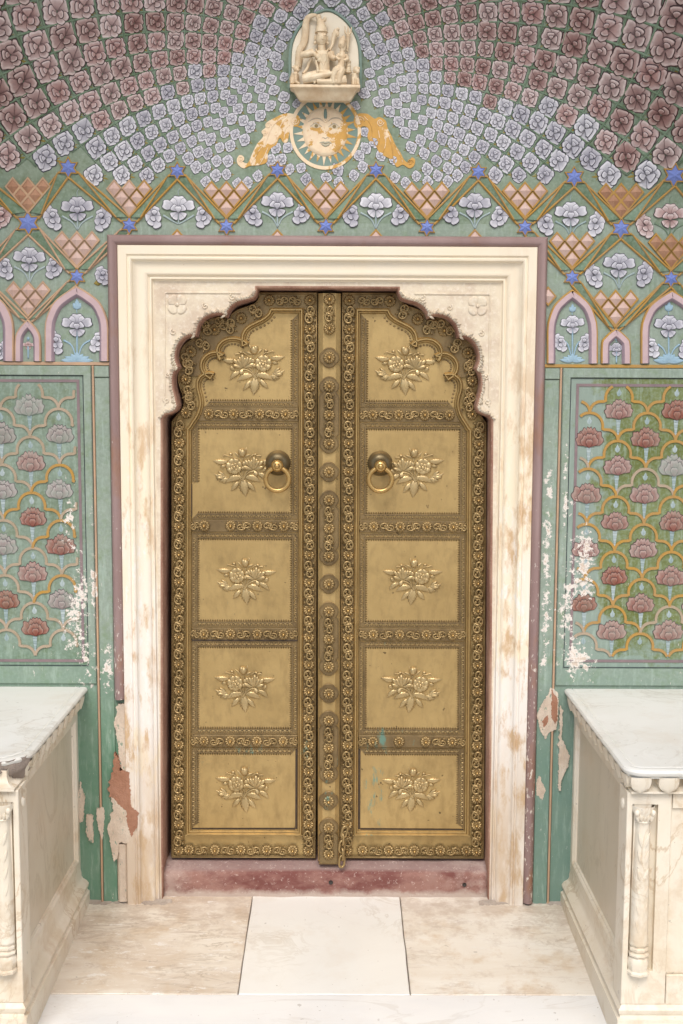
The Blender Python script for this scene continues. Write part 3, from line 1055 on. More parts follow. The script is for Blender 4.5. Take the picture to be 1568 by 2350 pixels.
def near(L, x):
    return min(L, key=lambda s: abs(s[0] - x))
for i, A in enumerate(STARS_A):
    for B in STARS_B:
        if 40 < abs(A[0] - B[0]) < 175:
            link(A, B, SR.get(A, 16.5), SR.get(B, 16.5))
for B in (STARS_B[0], STARS_B[1], STARS_B[5], STARS_B[6], STARS_B[7]):
    for Cc in STARS_C:
        if 40 < abs(B[0] - Cc[0]) < 175:
            link(B, Cc, SR.get(B, 16.5), 16.5, pink=B[0] < 400)
TIPS_D = [(65, 742), (1413, 762), (1640, 765), (-160, 742)]
for Cc in STARS_C:
    for Dd in TIPS_D:
        if 40 < abs(Dd[0] - Cc[0]) < 175:
            link(Cc, Dd, 16.5, 8, pink=Cc[0] < 400)

def pyramid(x, y, hw, hh, mat):
    c = wp(x, y)
    q = [wp(x - hw, y), wp(x, y + hh), wp(x + hw, y), wp(x, y - hh)]
    b = MB(on_surf())
    ls = b.cur
    P = [(c[0] + (p[0] - c[0]) * 0.97, c[1] + (p[1] - c[1]) * 0.97) for p in q]
    lo = [b.vert(p[0], p[1], 0.0) for p in P]
    mid = [b.vert(c[0] + (p[0] - c[0]) * 0.93, c[1] + (p[1] - c[1]) * 0.93, 0.004) for p in P]
    cen = b.vert(c[0], c[1], 0.015)
    b.grid([lo, mid], True)
    for k in range(4):
        b.face(mid[k], mid[(k + 1) % 4], cen)
    o = b.build('pyramid_stud', mat, WALL, smooth=False)
    e = MB(on_surf())
    e.sweep(q, [(2.2 * MPP, 0.0), (1.6 * MPP, 0.0065), (-1.6 * MPP, 0.0065), (-2.2 * MPP, 0.0)], closed=True)
    e.build('stud_outline', M_OCHRE if x > 300 else M_OCHRE_PINK, o, smooth=False)

def pyrgroup(x, y, mat, sc=1.0, only=None):
    """3-2-1 studs above the point (x,y)"""
    hw, hh = 17.2 * sc, 20.5 * sc
    b = y - 22 * sc
    for row, n in ((2, 3), (1, 2), (0, 1)):
        for k in range(n):
            xx = x + (k - (n - 1) / 2) * 2 * hw
            yy = b - hh - row * hh
            if only and not only(xx, yy):
                continue
            pyramid(xx, yy, hw * 0.94, hh * 0.94, mat)
for i, B in enumerate(STARS_B):
    pyrgroup(B[0], B[1], M_BROWNPYR if i in (0, 6) else M_PINK)
pyrgroup(177, 635, M_PINK)
pyrgroup(1313, 637, M_PINK, only=lambda x, y: x > 1255)
pyrgroup(1540, 640, M_BROWNPYR)
for x in (407, 637, 863, 1090):
    pyramid(x, 552, 22, 24, M_PINK)
pyramid(1258, 680, 17, 20, M_PINK)
pyrgroup(65, 748, M_PINK, 0.98)
pyrgroup(1413, 770, M_PINK, 1.0)

# lilies
def lily_front(mat, name='lily'):
    m = MB()
    for i, (a, L, sp) in enumerate(((90, 1.0, 34), (52, 0.92, 28), (128, 0.92, 28))):
        m.petal(0, -0.30, rad(a), L, rad(sp), 0.02 + 0.03 * i, 0.05, 2, ns=13, ink=0.05, base=0.14)
    for i, a in enumerate((14, 166)):
        m.petal(0, -0.10, rad(a), 1.04, rad(25), 0.12 + 0.02 * i, 0.05, 2, 0.06, ns=11, ink=0.05, base=0.14)
    for i, a in enumerate((-30, -150, -64, -116)):
        m.petal(0, -0.34, rad(a), 0.60, rad(22), 0.10 + 0.02 * i, 0.05, 1, ink=0.07, base=0.14)
    for i, a in enumerate((40, 140)):
        m.petal(0, -0.36, rad(a), 0.58, rad(30), 0.18 + .02 * i, 0.05, 1, base=0.2, ink=0.08)
    m.petal(0, -0.46, rad(90), 0.46, rad(40), 0.24, 0.06, 2, base=0.25, ink=0.1)
    return m.mesh(name, mat)
def lily_side(mat, name='lily'):
    m = MB()
    for i, (a, L) in enumerate(((100, 1.12), (60, 0.84), (140, 0.92), (20, 0.62), (180, 0.80))):
        m.petal(0, -0.1, rad(a), L, rad(28), 0.02 + 0.025 * i, 0.05, 1, ink=0.055, base=0.15)
    for i, (a, L) in enumerate(((-80, 1.05), (-125, 0.85), (-40, 0.72))):
        m.petal(0, -0.0, rad(a), L, rad(28), 0.15 + 0.025 * i, 0.05, 1, 0.06, ink=0.055, base=0.15)
    for i, a in enumerate((80, 230)):
        m.petal(0.08, -0.05, rad(a), 0.44, rad(48), 0.24 + .025 * i, 0.05, base=0.25, ink=0.12)
    return m.mesh(name, mat)
LIL = {k: (lily_front(mt), lily_side(mt)) for k, mt in (('w', M_WHITE), ('p', M_PINKROSE))}

def spray(x, y, mat='w', s=1.0, stem_mat=None, foot=52, parent=None, wide=57, sides=True, drop=22, base_leaves=False, topleaf=False, clip=None):
    """one large bloom and two drooping ones on forked stems; (x,y) = centre of the large bloom"""
    st = MB(on_surf())
    bx, by = x, y + foot * s
    def tb(pts, r0, r1):
        P = catmull(pts, 4)
        W = [wp(*p) for p in P]
        n = len(W)
        st.tube([(q[0], q[1], 0.001) for q in W], [(r0 + (r1 - r0) * i / (n - 1)) * MPP for i in range(n)], 5, flat=0.6)
    tb([(bx, by), (x, y + 20 * s), (x, y + 8 * s)], 1.8, 3.0)
    if sides:
        for sg in (-1, 1):
            tb([(bx, by), (x + sg * 12 * s, y + (drop + 12) * s), (x + sg * wide * 0.62 * s, y + (drop - 2) * s)], 1.4, 2.6)
    tb([(x, y - 26 * s), (x - 1, y - 36 * s), (x + 3, y - 42 * s)], 1.0, 0.6)
    o = st.build('lily_spray', stem_mat or M_GREYLEAF, parent or WALL)
    p, n = SP(x, y)
    fm, sm = LIL[mat]
    inst(fm, 'lily', o, frame_matrix(p, n, random.uniform(-.05, .05), 33 * s * MPP, None, 18 * s * MPP))
    if sides:
        for sg in (-1, 1):
            if clip and not clip(x + sg * wide * s):
                continue
            p, n = SP(x + sg * wide * s, y + drop * s + random.uniform(-4, 4))
            inst(sm, 'lily', o, frame_matrix(p, n, sg * -0.28 + random.uniform(-.2, .2), 28 * s * MPP, -sg * 25 * s * MPP, 16 * s * MPP))
    lf = MB(on_surf())
    cnt = 0
    if base_leaves:
        c = wp(bx, by)
        for a, L in ((90, 34), (60, 30), (120, 30), (30, 34), (150, 34), (8, 40), (172, 40)):
            lf.leaf(c, (c[0] + math.cos(rad(a)) * L * s * MPP, c[1] + math.sin(rad(a)) * L * s * 0.75 * MPP), 13 * s * MPP, 0.001, 0.004, n=6)
            cnt += 1
    if topleaf:
        c = wp(x, y - 36 * s)
        for a, L in ((90, 24), (55, 17), (125, 17)):
            lf.leaf(c, (c[0] + math.cos(rad(a)) * L * s * MPP, c[1] + math.sin(rad(a)) * L * s * MPP), 11 * s * MPP, 0.001, 0.004, n=6)
            cnt += 1
    if cnt:
        lf.build('leaf_tuft', M_BLUELEAF, o)
    return o
spray(178, 476); spray(410, 474, foot=40); spray(637, 466, foot=56); spray(863, 468, foot=58)
spray(1090, 468, foot=58); spray(1310, 488, foot=58); spray(1538, 492, 'p', foot=58, stem_mat=M_RIB)
spray(68, 592, foot=58); spray(1421, 606, foot=58)
spray(-52, 475, 'p', foot=55)
spray(1650, 612, 'w', foot=58)
# half hidden spray beside the frame, only its left bloom shows
p, n = SP(236, 632)
hs = MB(on_surf())
c = wp(232, 648)
hs.leaf(c, (c[0] - 0.026, c[1] - 0.004), 0.018, 0.001, 0.004, n=6)
ho = hs.build('lily_spray', M_SEPAL, WALL)
inst(LIL['w'][1], 'lily', ho, frame_matrix(p, n, 0.2, 21 * MPP))

# pointed arches
def parch(x, apex, bot, half, band, big=True):
    def outline(h, ap):
        sp_ = ap + (bot - ap) * 0.50 if big else ap + (bot - ap) * 0.55
        L = [(x - h, bot), (x - h, sp_ + 10)]
        left = catmull([(x - h, sp_ + 10), (x - h * 0.95, sp_ - 14), (x - h * 0.73, ap + (sp_ - ap) * 0.44), (x - h * 0.38, ap + (sp_ - ap) * 0.19), (x, ap)], 5)
        pts = L[:1] + left
        right = [(2 * x - p[0], p[1]) for p in pts[::-1]][1:]
        return [wp(*p) for p in pts + right]
    W1 = [outline(half, apex)]
    a = MB(on_surf())
    b = band * MPP
    a.sweep(W1[0], [(0.0, 0.0), (0.0, 0.012), (-b * 0.66, 0.013)], mlim=1.8)
    o = a.build('pointed_arch', M_LILAC, WALL, smooth='auto')
    d = MB(on_surf())
    d.sweep(W1[0], [(-b * 0.66, 0.013), (-b * 0.78, 0.0115), (-b * 1.0, 0.0008)], mlim=1.8)
    d.build('arch_reveal', M_LILACD, o, smooth='auto')
    e = MB(on_surf())
    t = 1.8 * MPP
    e.sweep(W1[0], [(t * 2, 0.0), (t * 1.6, 0.010), (0.0, 0.0125), (-0.0003, 0.010)], mlim=1.8)
    e.build('arch_edge_line', M_OCHRE if x > 400 else M_OCHRE_PINK, o, smooth='auto')
    return o
parch(177, 660, 829, 70, 19); parch(65, 737, 829, 27, 15, False)
parch(1313, 668, 834, 55, 17); parch(1413, 757, 834, 31, 17, False); parch(1541, 670, 834, 68, 18)
parch(-38, 664, 829, 68, 23); parch(1640, 757, 836, 30, 17, False)
spray(177, 743, s=0.95, wide=52, drop=42, foot=92, base_leaves=True, topleaf=True, stem_mat=M_BLUELEAF)
spray(1314, 742, s=0.75, wide=37, drop=58, foot=116, base_leaves=True, topleaf=True, stem_mat=M_BLUELEAF)
spray(1535, 746, s=0.92, wide=44, drop=50, foot=92, base_leaves=True, topleaf=True, stem_mat=M_BLUELEAF)
spray(-38, 770, s=0.85, wide=44, drop=42, foot=60, base_leaves=True)
spray(65, 792, 'p', s=0.34, sides=False, foot=90, topleaf=True, stem_mat=M_BLUELEAF)
spray(1415, 800, s=0.56, sides=False, foot=60, topleaf=True, stem_mat=M_BLUELEAF)

# border lines, pilaster strips beside the frame
for sg in (-1, 1):
    m = MB()
    zb = 2.005
    m.sweep([(sg * 0.776, zb), (sg * WX, zb)], [(0.006, 0.0), (0.005, 0.006), (-0.005, 0.006), (-0.006, 0.0)])
    m.build('border_rail', M_OCHRE if sg > 0 else M_OCHRE_PINK, WALL, smooth=False)
    m = MB()
    x0, x1 = sorted((sg * 0.777, sg * 0.829))
    m.plate([(x0, 0.0), (x1, 0.0), (x1, 1.955), (x0, 1.955)], 0.0, 0.007, 0.002)
    m.build('pilaster_strip', M_WALL, WALL, smooth=False)
    m = MB()
    m.plate([(x0, 1.958), (x1, 1.958), (x1, 1.996), (x0, 1.996)], 0.0, 0.011, 0.002)
    m.build('pilaster_cap', M_WALL, WALL, smooth=False)
    m = MB()
    x0, x1 = sorted((sg * 0.8305, sg * 0.838))
    m.plate([(x0, 0.0), (x1, 0.0), (x1, 1.998), (x0, 1.998)], 0.0, 0.010, 0.002)
    m.build('divider_bead', M_OCHRE_PINK, WALL, smooth=False)
    m = MB()
    x0, x1 = sorted((sg * 0.8385, sg * 0.8405))
    m.plate([(x0, 0.0), (x1, 0.0), (x1, 1.996), (x0, 1.996)], 0.0, 0.0015)
    m.build('black_line', M_INK, WALL, smooth=False)

# ================================================================== trellis panels
def scale_path(h, v):
    P = [(-66.5 * 1.0, -64.0)]
    for d in range(172, 89, -14):
        P.append((-41 + 25.5 * math.cos(rad(d)), -64 + 25.5 * math.sin(rad(d))))
    P.append((-34.5, -38.5))
    for d in range(190, 89, -14):
        P.append((31 * math.cos(rad(d)), -31 + 31 * math.sin(rad(d))))
    P[-1] = (0.0, 0.0)
    P = [(a * h / 66.5, b * v / 64) for a, b in P]
    return P + [(-a, b) for a, b in P[::-1]][1:]
def poppy_mesh(mat, seed):
    rn = random.Random(seed)
    m = MB()
    for i, a in enumerate((0, -34, 34, -62, 62)):
        m.petal(0, -0.45, rad(90 + a), (0.92, 0.94, 0.94, 1.08, 1.08)[i] * rn.uniform(0.94, 1.04), rad(24), 0.015 + 0.02 * i, 0.05, rn.choice((2, 3)), ns=13, ink=0.05)
    for i, a in enumerate((-48, 48, 0)):
        m.petal(0, -0.50, rad(90 + a), 0.72 * rn.uniform(0.93, 1.07), rad(30), 0.12 + 0.02 * i, 0.05, 2, base=0.28, ns=11, ink=0.06)
    m.petal(0, -0.54, rad(90), 0.46, rad(48), 0.19, 0.06, 2, base=0.3)
    return m.mesh('poppy', mat)
POP = {'m': [poppy_mesh(M_MAUVE, i) for i in range(3)], 'r': [poppy_mesh(M_RED, i + 5) for i in range(3)]}
def bud_mesh():
    m = MB()
    m.leaf((0, -0.5), (0.38, 0.25), 0.34, 0.0, 0.05, n=6)
    m.leaf((0, -0.5), (-0.38, 0.25), 0.34, 0.0, 0.05, n=6)
    m.leaf((0, -0.5), (0, 0.75), 0.5, 0.02, 0.07, n=6)
    return m.mesh('bud', M_GREYLEAF)
BUD = bud_mesh()
def stem_mesh():
    m = MB()
    for k in range(7):
        t0, t1 = k / 7, (k + 1) / 7
        w0, w1 = 0.13 * (1 - t0 * 0.75), 0.13 * (1 - t1 * 0.75)
        m.plate([(-w0, -t0), (-w1, -t1 + 0.01), (w1, -t1 + 0.01), (w0, -t0)], 0.0, 0.03, 0.008, s=0.4 + 0.3 * (k % 2))
    return m.mesh('stem', M_GREYLEAF, smooth=False)
STEM = stem_mesh()
def trellis(sg):
    left = sg < 0
    T = thing('trellis_panel', 'faded green panel with tan trefoil trellis and mauve poppies, left of the doorway' if left else
              'olive green panel with ochre trefoil trellis and red poppies, right of the doorway', 'wall panel', (sg * 1.1, 0.0, 0.905), 'painted trellis panels')
    mat = M_PANEL_L if left else M_PANEL_R
    xi, xo = 0.868, 1.72
    def rect(a, b, c, d):
        x0, x1 = sorted((sg * a, sg * b))
        return [(x0, c), (x1, c), (x1, d), (x0, d)]
    m = MB()
    m.plate(rect(0.842, xo + 0.03, 0.84, 1.997), 0.0, 0.008, 0.003, holes=[rect(xi, xo, 0.905, 1.965)[::-1]])
    m.build('panel_frame', M_WALL, T, smooth=False)
    m = MB()
    m.plate(rect(xi + 0.0005, xo - 0.0005, 0.9055, 1.9645), 0.0, 0.0022)
    m.build('panel_ground', mat, T, smooth=False)
    m = MB()
    m.sweep(rect(xi + 0.002, xo - .002, 0.907, 1.963), [(0.0, 0.0024), (0.0, 0.0032), (0.0026, 0.0032), (0.0026, 0.0024)] if not left else [(0.0, 0.0024), (0.0, 0.0032), (0.0026, 0.0032), (0.0026, 0.0024)], closed=True)
    m.build('black_line', M_INK, T, smooth=False)
    b = 0.0225 if not left else 0.016
    m = MB()
    m.sweep(rect(xi + b, xo - b, 0.905 + b, 1.965 - b), [(0.0, 0.0025), (0.0, 0.0042), (0.010, 0.0042), (0.010, 0.0025)], closed=True)
    m.build('border_line', M_PURPLE, T, smooth=False)
    # scales laid out from the panel's own grid
    H, V = 0.1035, 0.1005
    x_first = (-1.0640 + H) if left else 1.0445 - H
    z_first = 1.945 if left else 1.940
    path = scale_path(H, V)
    lim_x0, lim_z0, lim_z1 = xi + 0.034, 0.945, 1.938
    for r_ in range(-1, 11):
        for c_ in range(-3, 9):
            if (r_ + c_) % 2:
                continue
            cx = x_first - sg * H + sg * c_ * H if not left else x_first - H - c_ * H
            cx = (-1.064 - c_ * H) if left else (1.0445 + c_ * H)
            cz = z_first - r_ * V
            run = []
            runs = []
            for (a, bq) in path:
                q = (cx + a, cz + bq)
                if sg * q[0] > lim_x0 and sg * q[0] < xo - 0.034 and lim_z0 < q[1] < lim_z1:
                    run.append(q)
                else:
                    if len(run) > 2:
                        runs.append(run)
                    run = []
            if len(run) > 2:
                runs.append(run)
            if runs:
                worn = left and not (c_ in (0, -1) and 3 <= r_ <= 7 and (r_ + c_) % 2 == 0 and random.random() < 0.75)
                if not left:
                    worn = (c_ <= -2 and random.random() < 0.5) or random.random() < 0.1
                for q in runs:
                    am = MB()
                    t = 0.0052
                    hw_ = 0.0058 + 0.0005 * (r_ % 2) + 0.00025 * ((c_ // 2) % 2)
                    am.sweep(q, [(t, 0.002), (t * 0.85, hw_), (-t * 0.85, hw_), (-t, 0.002)])
                    am.build('trefoil_arch', M_TAN if worn else M_OCHRE, T, smooth='auto')
            fz = cz - 0.089
            if sg * cx < lim_x0 + 0.01 or sg * cx > xo - 0.06:
                continue
            part = None
            if left:
                kind = 'r' if (c_ == 0 and r_ in (2, 4, 6)) or random.random() < 0.1 else 'm'
            else:
                kind = 'm' if random.random() < 0.12 else 'r'
            if lim_z0 + 0.02 < fz < lim_z1 - 0.012:
                sc = 0.0505 * random.uniform(0.93, 1.07)
                inst(random.choice(POP[kind]), 'poppy', T, flatM(cx + random.uniform(-.003, .003), fz, -0.002, random.uniform(-.05, .05), sc * 1.45, sc * 0.95, 0.024))
                if fz - 0.03 - 0.066 > lim_z0 - 0.01:
                    inst(STEM, 'stem', T, flatM(cx, fz - 0.036, -0.002, 0, 0.066))
            if lim_z0 + 0.02 < cz - 0.026 < lim_z1 - 0.02:
                inst(BUD, 'bud', T, flatM(cx, cz - 0.030, -0.002, random.uniform(-.08, .08), 0.023))
    return T
trellis(-1)
trellis(1)

# paint loss: patches where the coat has come away to plaster and brick
def patch(name, poly, mat, w0, w1, parent, jag=2.2, Y=0.0):
    P = []
    n = len(poly)
    acc = random.uniform(0, 50)
    for i in range(n):
        a, b = poly[i], poly[(i + 1) % n]
        L = math.hypot(b[0] - a[0], b[1] - a[1])
        k = max(1, int(L / 1.6))
        nx_, ny_ = (b[1] - a[1]) / L, -(b[0] - a[0]) / L
        for j in range(k):
            t = j / k
            acc += L / k
            e = jag * (1.5 * mnoise.noise(Vector((acc * 0.11, 3.1, 0))) + 0.9 * mnoise.noise(Vector((acc * 0.3, 7.7, 0))) + 0.5 * mnoise.noise(Vector((acc * 0.8, 1.7, 0))))
            P.append((a[0] + (b[0] - a[0]) * t + nx_ * e, a[1] + (b[1] - a[1]) * t + ny_ * e))
    W = [((lambda q: (q.x, q.z))(px(p[0], p[1], Y - w1))) for p in P]
    m = MB()
    m.plate(W, w0, w1)
    return m.build(name, mat, parent, smooth=False)
def z7(L):
    return [((x / 2.4058) / 1.22449, (1900 + y / 2.4058) / 1.22449) for x, y in L]
def z8(L):
    return [((1400 + x / 2.4058) / 1.22449, (1900 + y / 2.4058) / 1.22449) for x, y in L]

# ================================================================== door surround
FR = thing('door_surround', 'cream stepped stone door frame with scalloped arch and mauve brown outer moulding', 'door frame', (0, 0, 0))
FP = [(-0.775, 0.0), (-0.775, 2.455), (0.775, 2.455), (0.775, 0.0)]
BROWN = [(0.0, 0.0), (0.0, 0.012), (-0.005, 0.0215), (-0.012, 0.0275), (-0.018, 0.029), (-0.025, 0.027), (-0.032, 0.020), (-0.0355, 0.016), (-0.0362, 0.006)]
def subdiv(path, d):
    out = []
    for a, b in zip(path, path[1:]):
        n = max(1, int(math.hypot(b[0] - a[0], b[1] - a[1]) / d))
        out += [(a[0] + (b[0] - a[0]) * k / n, a[1] + (b[1] - a[1]) * k / n) for k in range(n)]
    return out + [path[-1]]
m = MB()
m.sweep([(-0.775, 0.785), (-0.775, 2.455), (0.775, 2.455), (0.775, 0.012)], BROWN)
m.build('outer_moulding', M_BROWN, FR, smooth='auto')
m = MB()
m.sweep([(-0.775, 0.012), (-0.775, 0.235)], [(0.0, 0.0), (0.0, 0.010), (-0.008, 0.018), (-0.03, 0.018), (-0.036, 0.012), (-0.036, -0.02)])
m.face(*[m.vert(-0.775 + a, 0.235, b) for a, b in ((0, 0), (0.0, 0.010), (0.008, 0.018), (0.03, 0.018), (0.036, 0.012), (0.036, -0.02))])
m.build('bare_timber_strip', M_PLASTER, FR, smooth='auto')
CREAM = [(-0.0345, 0.010), (-0.0372, 0.0205), (-0.0385, 0.0225), (-0.067, 0.0225), (-0.069, 0.0195), (-0.0715, 0.0165), (-0.0745, 0.0165), (-0.0765, 0.020), (-0.080, 0.0215), (-0.085, 0.0195), (-0.088, 0.011),
         (-0.094, 0.006), (-0.104, 0.0035), (-0.116, 0.003), (-0.124, 0.0045), (-0.132, 0.0035), (-0.137, -0.001), (-0.1395, -0.007), (-0.143, -0.008), (-0.146, -0.0045), (-0.150, -0.004), (-0.1525, -0.008), (-0.1535, -0.015), (-0.158, -0.0165), (-0.158, -0.03)]
m = MB()
m.sweep(FP, CREAM)
m.build('stepped_frame', M_CREAM, FR, smooth='auto')

def kz(z):
    return 1 + 0.035 * max(0.0, 1.8 - z) / 1.7
def zA(L, Y):
    out = []
    for x, y in L:
        p = px((300 + x / 2.3758) / 1.22449, (640 + y / 2.3758) / 1.22449, Y)
        out.append((p.x, p.z))
    return out
ARCH_Y = 0.0165
SEG = [[(1005, 402), (1002, 432), (980, 468), (930, 487), (880, 500), (838, 526), (812, 562), (800, 594)],
       [(800, 594), (755, 577), (705, 582), (655, 604), (620, 643), (604, 690), (597, 722)],
       [(597, 722), (550, 722), (505, 748), (474, 795), (462, 850), (468, 895), (481, 930)],
       [(481, 930), (456, 962), (444, 1010), (447, 1070), (462, 1130), (474, 1186)],
       [(474, 1186), (462, 1218), (425, 1240), (390, 1252), (374, 1272)]]
AL = pieces([zA(s, ARCH_Y) for s in SEG], 4)           # from the crown to the left springing
AL = [(min(p[0], -0.245), p[1]) for p in AL]
crown_z = AL[0][1]
jx = abs(AL[-1][0])
jamb = [(-jx * kz(z), z) for z in (1.7, 1.4, 1.1, 0.8, 0.5, 0.2, 0.0)]
left = AL + jamb                                        # crown -> floor
OPEN = left[::-1] + [(-a, b) for a, b in left]          # left floor, up, across, right floor
m = MB()
poly = [(-0.6175, 0.0), (-0.6175, 2.2975), (0.6175, 2.2975), (0.6175, 0.0)]
poly_in = [(p[0], p[1]) for p in OPEN]
grow = MB()
def offset_path(P, d):
    out = []
    n = len(P)
    for i in range(n):
        a = Vector(P[i]) - Vector(P[max(0, i - 1)])
        b = Vector(P[min(n - 1, i + 1)]) - Vector(P[i])
        a = a.normalized() if a.length > 1e-9 else b.normalized()
        b = b.normalized() if b.length > 1e-9 else a
        mm = Vector((-a.y, a.x)) + Vector((-b.y, b.x))
        mm.normalize()
        k = min(1.5, 1 / max(0.3, mm.dot(Vector((-a.y, a.x)))))
        out.append((P[i][0] + mm.x * d * k, P[i][1] + mm.y * d * k))
    return out
edge = offset_path(OPEN, 0.008)
edge = [(max(-0.6165, min(0.6165, a)), b) for a, b in edge]
ring = poly + edge[::-1]
P3 = [Vector((a, b, 0)) for a, b in ring]
ids = [m.vert(a, b, -ARCH_Y) for a, b in ring]
for t in tessellate_polygon([P3]):
    m.face(*[ids[i] for i in t])
m.build('arch_field', M_SPAN, FR, smooth=False)
m = MB()
m.sweep(OPEN, [(0.0082, -ARCH_Y), (0.003, -ARCH_Y - 0.002), (0.0, -ARCH_Y - 0.009), (-0.0005, -0.05), (-0.003, -0.10), (-0.006, -0.16), (-0.006, -0.34)], mlim=1.6)
m.build('arch_reveal', M_REVEAL, FR)
# fillet border line of the spandrels and quatrefoils, carved fringe along the scallops
for sg in (-1, 1):
    m = MB()
    m.sweep([(sg * 0.31, 2.258), (sg * 0.575, 2.258), (sg * 0.578, 2.255), (sg * 0.582, 1.86)], [(0.003, -ARCH_Y), (0.002, -ARCH_Y + 0.0035), (-0.002, -ARCH_Y + 0.0035), (-0.003, -ARCH_Y)])
    m.build('spandrel_fillet', M_SPAN, FR, smooth=False)
    m = MB()
    for k in range(4):
        a = PI / 4 + k * PI / 2
        m.petal(0.0, 0.0, a, 1.0, rad(42), 0.0, 0.14, 0, ns=11, base=0.5)
    m.ell((0, 0, 0.08), (0.2, 0.2, 0.12))
    c = zA([(470, 512)], ARCH_Y)[0]
    m.build('quatrefoil', M_SPAN, FR, flatM(sg * abs(c[0]), c[1], ARCH_Y + 0.001, 0, 0.036))
    m = MB()
    rn = random.Random(5)
    acc = 0.0
    for i in range(len(AL) - 1):
        a, b = Vector(AL[i]), Vector(AL[i + 1])
        L = (b - a).length
        d = (b - a) / max(L, 1e-9)
        nrm = Vector((d.y, -d.x))        # outwards from the opening, on the left half
        if nrm.x > 0 and nrm.y < 0:
            nrm = -nrm
        q = 0.0
        while acc + (L - q) >= 0.0075:
            q += 0.0075 - acc
            acc = 0.0
            c0 = a + d * q + nrm * 0.005
            ln = rn.uniform(0.010, 0.022)
            t = c0 + nrm * ln * 0.8 + d * ln * rn.uniform(0.4, 1.0)
            m.leaf((c0.x, c0.y), (t.x, t.y), 0.0075, -ARCH_Y - 0.002, rn.uniform(0.007, 0.013), n=4)
        acc += L - q
    for (cx, cy, r0) in ((840, 462, 0.012), (658, 522, 0.012), (446, 695, 0.012), (400, 1150, 0.013), (410, 985, 0.010)):
        c = zA([(cx, cy)], ARCH_Y)[0]
        pts = [(c[0] + r0 * (1 - t / 14) * math.cos(t * 0.62 + 2), c[1] + r0 * (1 - t / 14) * math.sin(t * 0.62 + 2), -ARCH_Y + 0.001) for t in range(13)]
        m.tube(pts, 0.0028, 5)
    if sg > 0:
        m.v = [(-a, b, c) for a, b, c in m.v]
    m.build('carved_fringe', M_SPAN, FR)

# patches of bare plaster and brick on the frame's left foot, and on the green strips
patch('plaster_patch', z7([(798, 190), (862, 185), (866, 640), (835, 640), (806, 600), (800, 470), (770, 320)]), M_PLASTER, 0.0, 0.0165, FR)
patch('brick_patch', z7([(770, 520), (806, 560), (810, 640), (870, 650), (880, 760), (885, 880), (935, 930), (930, 1010), (890, 1090), (860, 1000), (850, 910), (770, 840), (730, 780), (745, 690), (765, 640)]), M_BRICK, 0.0, 0.0232, FR, 3)
patch('plaster_patch', z7([(745, 800), (800, 850), (855, 920), (870, 1000), (885, 1100), (870, 1128), (805, 1128), (797, 1230), (770, 1255), (745, 1130), (725, 1030), (765, 900)]), M_PLASTER, 0.0, 0.0229, FR)
patch('plaster_patch', z7([(540, 715), (572, 830), (560, 985), (538, 990), (530, 800)]), M_PLASTER, 0.0, 0.0089, WALL)
patch('plaster_patch', z7([(585, 935), (625, 940), (630, 1130), (605, 1120), (580, 1050)]), M_PLASTER, 0.0, 0.0089, WALL)
patch('plaster_patch', z7([(655, 900), (705, 888), (700, 1040), (690, 1110), (668, 1040), (650, 930)]), M_PLASTER, 0.0, 0.0106, WALL)
patch('plaster_patch', z8([(355, 80), (405, 110), (408, 250), (395, 360), (345, 380), (320, 425), (290, 380), (262, 270), (290, 200), (335, 130)]), M_PLASTER, 0.0, 0.0106, WALL)
patch('brick_patch', z8([(362, 90), (400, 150), (402, 290), (385, 325), (362, 280)]), M_BRICK, 0.0, 0.0112, WALL)
patch('brick_patch', z8([(300, 300), (335, 265), (338, 310), (310, 352)]), M_BRICK, 0.0, 0.0112, WALL)
patch('plaster_patch', z8([(420, 200), (438, 240), (430, 420), (485, 540), (470, 620), (430, 700), (425, 778), (408, 770), (412, 450)]), M_PLASTER, 0.0, 0.0089, WALL)
patch('plaster_patch', z8([(280, 672), (320, 770), (300, 840), (262, 800), (258, 720)]), M_PLASTER, 0.0, 0.0077, WALL)
fillet(-0.90, -0.575, M_DUST, 'plaster_rubble')
fillet(0.575, 0.90, M_DUST, 'plaster_rubble')

# ================================================================== threshold
m = MB(lambda u, v, w: (u, v, w))
rows = []
n = 64
for i in range(n + 1):
    x = -0.612 + 1.224 * i / n
    j = lambda s, a: a * mnoise.noise(Vector((x * 11, s, 0.3))) + a * 0.5 * mnoise.noise(Vector((x * 37, s + 4, 0.3)))
    dip = -0.006 * math.cos(x * 2.6)
    rows.append([m.vert(x, y, z) for y, z in ((0.040 + j(1, .005), -0.03), (0.040 + j(1, .005), 0.03), (0.042 + j(2, .004), 0.070), (0.044 + j(3, .004), 0.094 + dip), (0.049 + j(4, .004), 0.104 + dip + j(9, .003)), (0.060, 0.110 + dip + j(5, .003)), (0.095, 0.125 + j(6, .002)), (0.3, 0.126))])
m.grid(rows)
m.face(*rows[0])
m.face(*rows[-1])
TH = m.build('threshold', M_THR)
tag(TH, 'worn red sandstone threshold step under the brass doors', 'threshold')
for hx, hz, hr in ((0.02, 0.066, 0.0085), (0.525, 0.058, 0.008)):
    m = MB()
    ring0 = [m.vert(hr * math.cos(k * PI / 8), hr * math.sin(k * PI / 8), 0.004) for k in range(16)]
    ring1 = [m.vert(hr * 0.8 * math.cos(k * PI / 8), hr * 0.8 * math.sin(k * PI / 8), 0.0035) for k in range(16)]
    ring2 = [m.vert(hr * 0.7 * math.cos(k * PI / 8), hr * 0.7 * math.sin(k * PI / 8), 0.0015) for k in range(16)]
    m.grid([ring0, ring1, ring2], True)
    m.face(*ring2)
    m.build('bolt_hole', M_BLACK, TH, flatM(hx, hz, 0.0402))

